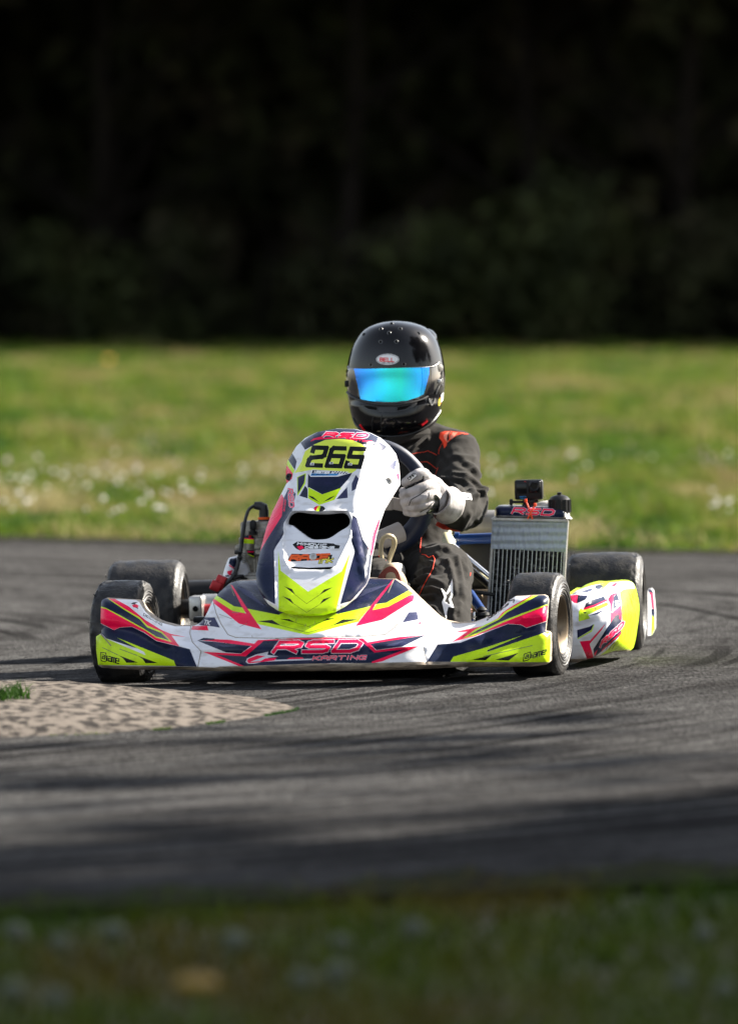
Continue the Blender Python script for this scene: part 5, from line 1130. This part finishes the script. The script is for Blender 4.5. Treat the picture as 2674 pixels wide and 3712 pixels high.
for pts in (((742, 490), (790, 610), (832, 735)), ((865, 545), (815, 640), (765, 730))):
    m = MB(); m.tube(spline([rp(*q, -.022 if i else -.012) for i, q in enumerate(pts)]), .0020, 8); q = rp(*pts[0], -.014); m.box(q, (.007, .006, .009), None, .002); m.build('cable_tie', 'orange_tie', camr)
# ================================================================== THE DRIVER
person = empty('person'); person.matrix_world = kart.matrix_world.copy()
prop(person, 'driver in black race suit, black helmet with blue mirrored visor, steering the kart', 'person')
def limb(m, chain, n=6, seg=16):
    """chain: [(point, radius)]"""
    P = [Vector(p) for p, r in chain]; Rr = [r for p, r in chain]
    sp = spline(P, n); rs = list(np.interp(np.linspace(0, len(P) - 1, len(sp)), range(len(P)), Rr))
    m.tube(sp, rs, seg)
    for p, r in ((sp[0], rs[0]), (sp[-1], rs[-1])): m.ball(p, r, (1, 1, 1), seg)
def fuse(m, name, mats_, parent, voxel, smooth=4, disp=None):
    me = bpy.data.meshes.new('tmp'); me.from_pydata(m.v, [], m.f); me.update()
    o = bpy.data.objects.new('tmp', me); COL.objects.link(o)
    md = o.modifiers.new('r', 'REMESH'); md.mode = 'VOXEL'; md.voxel_size = voxel
    sm = o.modifiers.new('s', 'SMOOTH'); sm.iterations = smooth; sm.factor = .5
    dg = bpy.context.evaluated_depsgraph_get(); dg.update(); ev = o.evaluated_get(dg); me2 = bpy.data.meshes.new_from_object(ev)
    bpy.data.objects.remove(o); bpy.data.meshes.remove(me)
    if disp:
        vs = [v.co.copy() for v in me2.vertices]; ns = [v.normal.copy() for v in me2.vertices]
        for v, c, n_ in zip(me2.vertices, vs, ns): v.co = c + n_ * disp(c, n_)
    me2.materials.clear()
    for q in (mats_ if isinstance(mats_, (list, tuple)) else [mats_]): me2.materials.append(MATS[q])
    me2.polygons.foreach_set('use_smooth', [True] * len(me2.polygons)); me2.polygons.foreach_set('material_index', [0] * len(me2.polygons)); me2.name = name; me2.update()
    o = bpy.data.objects.new(name, me2); COL.objects.link(o); o.parent = parent; return o
b = MB()
SH_R = K(1655, 1640, .86); SH_L = K(1245, 1668, .86); NECK = K(1452, 1600, .87); EL = K(1682, 1836, .66); WR = K(1600, 1822, .46)
PEL = Vector((.05, .78, .15))
limb(b, [(SH_L, .058), (K(1360, 1628, .88), .066), (NECK, .070), (K(1550, 1622, .88), .066), (SH_R, .060)])
limb(b, [(K(1530, 1680, .87), .085), (K(1522, 1780, .84), .086), (K(1515, 1900, .80), .080), (K(1510, 2020, .76), .085)])
limb(b, [(K(1370, 1690, .87), .085), (K(1378, 1780, .84), .086), (K(1385, 1900, .80), .080), (K(1390, 2020, .76), .085)])
limb(b, [(K(1450, 1680, .85), .09), (K(1450, 1850, .80), .09), (K(1450, 2020, .76), .09)])
limb(b, [(NECK, .055), (K(1445, 1560, .86), .052)])
# his left arm (right in the picture)
limb(b, [(K(1600, 1628, .87), .058), (K(1664, 1630, .85), .050), (K(1658, 1690, .80), .056), (K(1668, 1770, .72), .056), (EL, .054)])
limb(b, [(EL, .054), (K(1668, 1842, .58), .052), (K(1640, 1838, .51), .046), (K(1622, 1830, .475), .040)])
# his right arm, behind the panel
limb(b, [(SH_L, .056), (K(1180, 1750, .76), .055), (K(1140, 1850, .66), .05)]); limb(b, [(K(1140, 1850, .66), .05), (K(1170, 1840, .52), .044), (K(1190, 1825, .45), .036)])
# legs
limb(b, [(K(1560, 2080, .74), .085), (K(1590, 2085, .58), .076), (K(1606, 2074, .42), .070), (K(1613, 2092, .31), .070), (K(1614, 2150, .22), .068), (K(1622, 2200, .14), .060), (K(1636, 2275, .05), .045), (K(1640, 2330, .0), .036)])
limb(b, [(K(1390, 2080, .74), .08), (K(1345, 2050, .56), .07), (K(1320, 2035, .40), .060), (K(1350, 2085, .26), .052), (K(1395, 2125, .14), .042), (K(1418, 2130, .08), .036)])
ARM_A, ARM_B = SH_R, EL
def folds(c, n_):
    # loose cloth: creases that ring the limbs, stronger at elbow, knee and waist
    q = Vector((c.x * 7, c.y * 7, c.z * 15)); a = noise.noise(q) * .5 + .5
    rdg = 1 - abs(noise.noise(Vector((c.x * 13 + 4, c.y * 9, c.z * 26)))) * 2
    big = noise.noise(Vector((c.x * 9, c.y * 6, c.z * 9 + 7)))
    k = 1.0
    d1 = (c - EL).length; k += 1.5 * math.exp(-(d1 / .10) ** 2)
    d = .007 * big * k + .003 * k * max(0, rdg - .45) - .002 * k * a
    dg_ = 1 - abs(noise.noise(Vector(((c.x + c.z) * 17, c.y * 12, (c.z - c.x) * 9 + 2)))) * 2.4
    return d + .004 * k * max(0, dg_ - .45)
body = fuse(b, 'race_suit', ['suit_fabric'], person, .0055, 6, folds)
# the big creases of the sleeve and the trouser leg, pressed into the cloth
CREASES = [(cG(q), h) for q, h in (([(730, 800), (850, 790), (950, 830), (1050, 900)], 1), ([(760, 812), (960, 772), (1090, 792), (1180, 880), (1205, 980)], 1.2), ([(960, 720), (1100, 730), (1220, 820), (1300, 920)], 1), ([(1080, 560), (1180, 620), (1270, 740)], .8),
           ([(1205, 1000), (1180, 1150), (1110, 1280), (1060, 1370)], 1.4), ([(1310, 900), (1320, 1050), (1240, 1250)], 1.2), ([(940, 830), (980, 950), (1000, 1080)], .8), ([(820, 430), (900, 560), (960, 500), (1200, 520)], .5), ([(600, 240), (640, 300), (600, 350)], 1), ([(660, 520), (660, 600), (650, 680)], .7))]
CREASES += [(cK(q), h) for q, h in (([(790, 600), (850, 612), (890, 640)], 1), ([(700, 760), (780, 720), (870, 690)], 1.1), ([(620, 880), (720, 820), (830, 775)], 1.3), ([(740, 940), (880, 930), (960, 955)], 1.1), ([(720, 1010), (800, 1022), (900, 1010)], 1), ([(750, 1110), (900, 1180), (1000, 1290)], 1.2),
           ([(1050, 600), (1110, 800), (1135, 960)], .9), ([(1160, 560), (1210, 800), (1215, 1000), (1180, 1200)], 1), ([(1245, 580), (1285, 800), (1240, 1020)], 1), ([(600, 900), (700, 845)], 1), ([(800, 1110), (940, 1180), (960, 1260)], .9), ([(1120, 1180), (1110, 1300)], 1), ([(800, 480), (950, 455), (1060, 445)], 1), ([(760, 560), (880, 530), (970, 480)], 1), ([(780, 830), (900, 830), (1000, 880)], .7))]
me_ = body.data; VC = np.array([tuple(v.co) for v in me_.vertices]); VN = np.array([tuple(v.normal) for v in me_.vertices])
KMn = np.array(KM); Wd = VC @ KMn.T + np.array(KO) - np.array((0, 0, CAM_H))
cs_, sn_ = math.cos(PITCH), math.sin(PITCH); yy = Wd[:, 1] * cs_ - Wd[:, 2] * sn_; zz = Wd[:, 1] * sn_ + Wd[:, 2] * cs_
PXY = np.stack([1337 + FPX * Wd[:, 0] / yy, 1856 - FPX * zz / yy], 1); front = VN[:, 1] < .15
for line, h_ in CREASES:
    dd = dist_poly(PXY, line, False); l2 = [(x - 5, y + 15) for x, y in line]; d2 = dist_poly(PXY, l2, False)
    VC += VN * ((.0085 * h_ * np.exp(-(dd / 9) ** 2) - .005 * h_ * np.exp(-(d2 / 8) ** 2)) * front)[:, None]
me_.vertices.foreach_set('co', VC.ravel()); me_.update()
hitb = bvh_hit([body])
def stripe(pts, w, m='orange_fabric', off=.0016, name='piping'):
    """a cord sewn along the suit surface"""
    c = []
    for a, b_ in zip(pts[:-1], pts[1:]):
        n = max(2, int(math.hypot(b_[0] - a[0], b_[1] - a[1]) / 5))
        for k in range(n):
            h = hitb(a[0] + (b_[0] - a[0]) * k / n, a[1] + (b_[1] - a[1]) * k / n)
            if h: c.append(h[0] + h[1] * off)
    if len(c) > 2:
        q = MB(); q.tube(c, w, 6); q.build(name, m, body)
stripe(cG([(335, 440), (380, 490), (440, 488), (520, 465), (610, 455), (650, 440), (700, 460), (775, 500)]), .0007)
stripe(cG([(410, 588), (540, 575), (645, 568), (700, 610), (770, 660)]), .0007); stripe(cG([(585, 695), (640, 715), (690, 760), (718, 800)]), .0007)
stripe(cG([(775, 640), (750, 720), (722, 800)]), .0007); stripe(cG([(835, 330), (790, 420), (780, 500)]), .0007)
stripe(cK([(760, 120), (742, 250), (732, 400), (728, 515)]), .0009)
stripe(cK([(745, 525), (790, 530), (830, 560), (880, 538), (900, 580), (875, 700), (820, 800), (760, 910), (710, 1025)]), .0010)
stripe(cK([(1318, 740), (1312, 800)]), .0008)
# shoulder flash, sleeve word and the star on the shin
decal('shoulder_patch', [('orange_fabric', cG([(800, 225), (860, 208), (930, 208), (1040, 222), (1140, 245), (1060, 245), (990, 262), (940, 300), (880, 345), (878, 380), (850, 415), (830, 340), (790, 290)])),
                         ('orange_light', cG([(880, 218), (930, 212), (905, 255), (880, 300), (905, 330), (890, 345), (850, 300), (838, 260)])), ('orange_light', cG([(950, 225), (1010, 222), (985, 250), (945, 300), (915, 300), (925, 260)])),
                         ('suit_fabric', cG([(915, 212), (928, 212), (900, 250), (905, 300), (885, 345), (880, 300), (885, 255)])), ('suit_fabric', cG([(985, 262), (1060, 238), (1080, 240), (1000, 275)]))], hitb, None, body, grid=5, off=.002)
decal('sleeve_lettering', text('white_print', 'aTESA', cG([(955, 990)])[0], (10.5, 1.2), (0, -16), 6.5, gap=.25) + text('black_vinyl', 'aTESA', cG([(955, 990)])[0], (10.5, 1.2), (0, -16), 3.2, gap=.25), hitb, None, body, grid=3, off=.0022)
star = cK([(1110, 820), (1117, 900), (1115, 985), (1092, 1060), (1127, 1160), (1060, 1150), (1045, 1210), (1035, 1310), (1010, 1200), (985, 1090), (1012, 1035), (972, 928), (1035, 985)])
star_in = cK([(1085, 950), (1088, 1010), (1062, 1060), (1085, 1120), (1045, 1110), (1020, 1080), (1040, 1030), (1020, 985), (1045, 1005)])
decal('star_emblem', [('white_print', star), ('suit_fabric', star_in), ('white_print', cK([(1025, 1090), (1050, 1100), (1045, 1180), (1025, 1150)]))], hitb, None, body, grid=5, off=.0025)
# collar and sleeve-end flap
q = MB(); col_c = spline([K(1372, 1640, .74), K(1420, 1600, .75), K(1480, 1580, .78), K(1540, 1572, .83), K(1558, 1585, .88)], 5); q.tube(col_c, [.016] * len(col_c), 10); q.build('collar', 'suit_fabric', body)
q = MB(); q.tube(spline([K(1468, 1655, .735), K(1500, 1620, .74), K(1545, 1580, .78)], 6), .005, 8); q.build('collar_edge', 'suit_fabric', body)
pl = cG([(745, 1320), (850, 1365), (930, 1345), (1005, 1325), (1055, 1392), (1035, 1402), (930, 1385), (830, 1368)]); A = [K(x, y, .55 + .0008 * (x - 1600)) for x, y in pl]; q = MB(); q.add(A + [a + Vector((0, .05, .008)) for a in A], [tuple(range(8)), tuple(range(8, 16))[::-1]] + [(i, 8 + i, 8 + (i + 1) % 8, (i + 1) % 8) for i in range(8)]); q.build('sleeve_lining', 'orange_fabric', body, False)

# gloves
def gpt(a, b_, v): px, py = cG([(a, b_)])[0]; return K(px, py, v)
FING = [([(700, 830, .405), (600, 715, .368), (500, 742, .352), (395, 812, .366)], [.0150, .0150, .0145, .0125]),
        ([(740, 900, .410), (650, 858, .366), (500, 915, .348), (365, 965, .368)], [.0150, .0140, .0130, .0118]),
        ([(760, 980, .412), (665, 965, .364), (520, 1018, .347), (375, 1050, .370)], [.0150, .0140, .0130, .0115]),
        ([(750, 1050, .416), (650, 1062, .370), (520, 1102, .354), (400, 1108, .374)], [.0140, .0132, .0122, .0108]),
        ([(720, 1110, .420), (610, 1140, .380), (500, 1170, .366), (400, 1165, .382)], [.0130, .0118, .0108, .0098])]
def glove(mir):
    def T_(p): return Vector((2 * SW_C.x - p.x, p.y, p.z)) if mir else p
    q = MB()
    for pts, rs in FING: limb(q, [(T_(gpt(*p)), r) for p, r in zip(pts, rs)], 5, 12)
    limb(q, [(T_(gpt(740, 860, .42)), .024), (T_(gpt(770, 950, .43)), .027), (T_(gpt(750, 1050, .43)), .026)], 4, 14)
    limb(q, [(T_(gpt(690, 800, .415)), .018), (T_(gpt(760, 900, .43)), .026), (T_(gpt(830, 1000, .46)), .030)], 4, 14)
    for (x, y) in ((330, 900), (335, 985), (360, 1060)):    # tips rolled round behind the rim
        limb(q, [(T_(gpt(x + 45, y + 30, .37)), .0105), (T_(gpt(x + 20, y + 10, .392)), .009)], 2, 8)
    def gd(c, n_): return .0009 * noise.noise(Vector((c.x * 60, c.y * 60, c.z * 60))) + .0012 * max(0, .5 - abs(noise.noise(Vector((c.x * 40, c.y * 40, c.z * 90)))) * 3)
    g = fuse(q, 'glove', ['glove_suede'], person, .0022, 2, gd)
    # gauntlet
    ax = [T_(gpt(760, 1010, .42)), T_(gpt(850, 1060, .455)), T_(gpt(905, 1090, .475))]
    mm_ = MB(); rr_ = [.036, .043, .047]; pts_ = spline(ax, 6); rad_ = list(np.interp(np.linspace(0, 2, len(pts_)), range(3), rr_)); mm_.tube(pts_, rad_, 28, cap=False)
    mm_.v = [tuple(Vector(v) + Vector((.0025 * noise.noise(Vector(v) * 45), .0025 * noise.noise(Vector(v) * 45 + Vector((9, 0, 0))), .0035 * noise.noise(Vector(v) * 38 + Vector((0, 5, 0)))))) for v in mm_.v]
    cu = mm_.build('cuff', 'glove_suede', g); md = cu.modifiers.new('t', 'SOLIDIFY'); md.thickness = .003
    return g, cu, T_
g1, cu1, _ = glove(False); g2, cu2, _ = glove(True)
hg = bvh_hit([g1, cu1])
decal('finger_label', [('white_print', cG([(420, 770), (495, 695), (520, 735), (450, 800)]))] + text('black_vinyl', 'OMP', cG([(433, 783)])[0], (6.6, -5.0), (-5, -6.4), 2.4, gap=.3) + line_band('black_vinyl', cG([(415, 765), (492, 700)]), 1.6) + line_band('black_vinyl', cG([(448, 802), (522, 738)]), 1.6), hg, None, g1, grid=3, off=.0012)
decal('wrist_panel', [('black_vinyl', cG([(728, 960), (750, 955), (790, 1000), (795, 1090), (770, 1170), (738, 1255), (650, 1200), (630, 1170), (700, 1110), (735, 1040)]))], hg, None, g1, grid=4, off=.0012)
decal('finger_seam', line_band('black_vinyl', cG([(420, 858), (500, 840), (600, 770), (600, 740)]), 5) + line_band('black_vinyl', cG([(470, 1010), (560, 960), (645, 890)]), 3) + line_band('black_vinyl', cG([(430, 1085), (455, 1020), (480, 1005)]), 2.5) + line_band('black_vinyl', cG([(560, 1165), (650, 1120), (725, 1040)]), 2.5) + line_band('black_vinyl', cG([(650, 1010), (672, 950), (668, 930)]), 2.5), hg, None, g1, grid=3, off=.001)

# shoes
q = MB(); limb(q, [(K(1440, 2140, .12), .030), (K(1428, 2115, .06), .032), (K(1420, 2092, .035), .030), (K(1416, 2072, .035), .022)], 5, 14); fuse(q, 'shoe', ['tan_rubber'], person, .004, 4)
q = MB(); so = smooth_poly(cK([(225, 800), (262, 740), (310, 690), (370, 662), (425, 680), (465, 725), (488, 790), (500, 870), (470, 930), (220, 930)]), 3); A = [K(x, y, .010) for x, y in so]; n = len(A)
q.add(A + [a + Vector((0, .012, 0)) for a in A], [tuple(range(n)), tuple(n + i for i in range(n))[::-1]] + [(i, n + i, n + (i + 1) % n, (i + 1) % n) for i in range(n)]); q.build('shoe_sole', 'brown_leather', person, True)
q = MB(); limb(q, [(K(1640, 2330, .0), .034), (K(1648, 2345, -.06), .036), (K(1652, 2350, -.11), .028)], 5, 14); fuse(q, 'shoe', ['tan_rubber'], person, .005, 4)

# ---------------- helmet
VH = .86
rings = [(141, 700, 830, .03, .03), (152, 600, 930, .07, .08), (200, 440, 1085, .098, .11), (260, 368, 1165, .112, .125), (330, 312, 1225, .122, .135), (420, 262, 1275, .130, .142), (520, 222, 1305, .134, .146), (620, 200, 1328, .137, .148), (720, 187, 1342, .138, .149), (820, 184, 1348, .138, .148), (920, 188, 1345, .139, .146), (1020, 197, 1334, .141, .143),
         (1120, 214, 1312, .145, .138), (1200, 230, 1296, .150, .132), (1280, 250, 1276, .152, .126), (1350, 276, 1245, .150, .118), (1410, 318, 1190, .144, .108), (1460, 395, 1120, .134, .098), (1500, 480, 1035, .118, .085), (1530, 580, 930, .095, .07)]
q = MB(); SG = 72; hv = []; hf = []
RG = np.array(rings, float); yy_ = np.linspace(0, len(rings) - 1, 58)
RI = np.stack([np.interp(yy_, range(len(rings)), RG[:, k]) for k in range(5)], 1)
# smooth the interpolated rings a little
for _ in range(3): RI[1:-1] = (RI[:-2] + 2 * RI[1:-1] + RI[2:]) / 4
for (yc, xl_, xr_, rf, rb) in RI:
    (pxl, py_), (pxr, _) = cH([(xl_, yc), (xr_, yc)]); A = K(pxl, py_, VH); B = K(pxr, py_, VH); c = (A + B) / 2; rx = (B.x - A.x) / 2
    for k in range(SG):
        t = 2 * math.pi * k / SG; co, si = math.cos(t), math.sin(t); pw = .92 if yc > 1100 else 1.0
        ce = math.copysign(abs(co) ** pw, co); se = math.copysign(abs(si) ** pw, si)
        hv.append(Vector((c.x + rx * ce, VH - (rf if si > 0 else rb) * se, c.z + (c.z - c.z) )))
nr = len(RI)
for i in range(nr - 1):
    for k in range(SG): j = (k + 1) % SG; hf.append((i * SG + k, (i + 1) * SG + k, (i + 1) * SG + j, i * SG + j))
top = sum(hv[:SG], Vector()) / SG + Vector((0, 0, .0015)); hv.append(top)
for k in range(SG): hf.append((len(hv) - 1, k, (k + 1) % SG))
q.add(hv, hf)
helmet = q.build('helmet', 'helmet_shell', person, True, 60)
hh = bvh_hit([helmet])
def hp(a, b_, off=0.0):
    px, py = cH([(a, b_)])[0]; h = hh(px, py)
    if h is None:
        for dx in range(2, 60, 2):
            for s in (-1, 1):
                h = hh(px + s * dx, py)
                if h: return h[0] + h[1] * off
        return None
    return h[0] + h[1] * off
# rear spoiler ridge seen at the upper right, bottom trim
q = MB(); q.ball(hp(1180, 320) + Vector((-.022, .06, -.010)), .034, (1, 1.8, .9), 28); q.build('rear_spoiler', 'helmet_shell', helmet)
edge = [p for p in (hp(a, b_, .001) for a, b_ in [(262, 1290), (290, 1350), (340, 1405), (420, 1450), (520, 1485), (640, 1505), (760, 1505), (880, 1490), (1000, 1455), (1110, 1400), (1200, 1330), (1270, 1240), (1290, 1200)]) if p]
q = MB(); q.tube(spline(edge, 5), .0022, 8); q.build('bottom_trim', 'helmet_trim', helmet)
# visor: tinted shield with mirrored band, standing proud of the shell
VIS = [(190, 650), (215, 700), (400, 705), (700, 697), (1000, 690), (1150, 686), (1200, 680), (1262, 636), (1290, 660), (1300, 740), (1280, 880), (1240, 960), (1200, 1000), (1130, 1030), (1060, 1062), (900, 1108), (720, 1125), (560, 1120), (400, 1085), (280, 1035), (215, 985), (195, 900), (184, 780)]
o = decal('visor_shield', [('visor_tint', cH(VIS))], hh, None, helmet, grid=7, off=.0035)
md = o.modifiers.new('t', 'SOLIDIFY'); md.thickness = .003; md.offset = -1
BAND = [(277, 707), (400, 709), (700, 702), (1000, 695), (1155, 690), (1150, 770), (1125, 880), (1100, 975), (1085, 1012), (1020, 1045), (900, 1085), (760, 1103), (620, 1103), (480, 1093), (355, 1068), (320, 900)]
decal('mirror_band', [('iridium_visor', cH(BAND))], hh, None, helmet, grid=7, off=.0042)
def htube(pts, r, name, m='helmet_trim', off=.004, n=4):
    P_ = [p for p in (hp(a, b_, off) for a, b_ in pts) if p]
    if len(P_) > 1: q = MB(); q.tube(spline(P_, n), r, 8); return q.build(name, m, helmet)
htube([(210, 702), (400, 707), (700, 699), (1000, 692), (1160, 686), (1220, 668), (1270, 632)], .0009, 'visor_edge', 'grommet')
htube([(195, 985), (240, 1030), (300, 1062), (400, 1100), (560, 1132), (740, 1138), (900, 1120), (1060, 1072), (1140, 1035)], .003, 'visor_seal', 'black_rubber', .002)
# visor pivot and ratchet at the side
q = MB(); p = hp(1272, 700, .004); q.lathe([(0, .001), (0, .010), (.003, .010), (.004, .005), (.004, .001)], p, (.7, -.7, 0), 20); p = hp(1270, 860, .004); q.box(p, (.010, .008, .012), None, .002); p = hp(1300, 870, .003); q.box(p, (.006, .006, .02), None, .001); q.build('visor_pivot', 'alloy', helmet)
htube([(1255, 640), (1300, 690), (1305, 780), (1290, 870), (1250, 960), (1235, 1010)], .0016, 'side_bracket', 'grommet', .003)
htube([(1150, 1060), (1165, 1110), (1185, 1140), (1210, 1100), (1225, 1060)], .0022, 'visor_latch', 'grommet', .001)
q = MB(); p = hp(196, 885, .004); q.box(p, (.010, .012, .017), None, .003); q.build('visor_tab', 'black_plastic', helmet)
# holes for air, each a little metal grommet
for (a, b_) in ((714, 176), (588, 240), (816, 238), (686, 286), (586, 391), (770, 388), (472, 662), (860, 655), (390, 302), (1032, 290)):
    p = hp(a, b_, .0002); px, py = cH([(a, b_)])[0]; h = hh(px, py)
    if not h: continue
    q = MB(); q.lathe([(0, .0030), (.0010, .0036), (.0012, .0048), (0, .0056)], h[0], h[1], 16); q.lathe([(.0004, .0001), (.0004, .0031)], h[0], h[1], 12, m=1); q.build('vent_hole', ['grommet', 'duct_black'], helmet)
# oval badge
def oval(cx, cy, rx, ry, n=36): return [(cx + rx * math.cos(2 * math.pi * k / n), cy + ry * math.sin(2 * math.pi * k / n)) for k in range(n)]
bt = text('red_vinyl', 'BELL', cH([(580, 619)])[0], (9.6, .4), (0, -12.0), 3.7, gap=.42)
decal('badge', [('white_print', cH(oval(669, 597, 135, 65))), ('black_vinyl', cH(oval(669, 597, 127, 58))), ('white_print', cH(oval(669, 597, 122, 54)))] + bt + text('black_vinyl', 'HELMETS', cH([(600, 641)])[0], (4.6, .1), (0, -2.6), 1.1, gap=.32), hh, None, helmet, grid=4, off=.0012)
# chin vents, chin plate, gold print on the side, red lining
decal('chin_vent', [('helmet_trim', cH([(350, 1130), (450, 1145), (545, 1160), (548, 1215), (440, 1190), (370, 1160)])), ('duct_black', cH([(395, 1145), (540, 1165), (540, 1200), (450, 1185), (400, 1160)])), ('helmet_trim', cH([(775, 1160), (880, 1145), (1015, 1110), (1000, 1145), (880, 1200), (770, 1220)])), ('duct_black', cH([(785, 1165), (880, 1150), (965, 1130), (880, 1185), (782, 1205)]))], hh, None, helmet, grid=5, off=.0015)
decal('chin_plate', [('helmet_trim', cH([(552, 1150), (770, 1150), (768, 1225), (555, 1222)]))], hh, None, helmet, grid=5, off=.001)
htube([(350, 1130), (450, 1145), (560, 1155), (770, 1152), (880, 1140), (1010, 1105)], .0012, 'vent_lip', 'helmet_trim', .002)
htube([(500, 1280), (485, 1360), (490, 1440)], .0012, 'chin_rib', 'helmet_trim', .001); htube([(600, 1250), (590, 1350), (600, 1440)], .0010, 'chin_rib', 'helmet_trim', .001)
decal('side_print', [('yellow_vinyl', cH([(1270, 1085), (1282, 1050), (1285, 1140), (1268, 1150)])), ('white_print', cH([(1300, 1020), (1328, 985), (1320, 1080), (1296, 1110)])), ('orange_vinyl', cH([(1286, 1060), (1298, 1040), (1294, 1120), (1284, 1135)]))], hh, None, helmet, grid=4, off=.001)
for pts in ([(345, 1370), (355, 1385), (400, 1440)], [(1130, 1320), (1115, 1340), (1070, 1375)]): htube(pts, .0035, 'chin_strap', 'red_vinyl', .0)
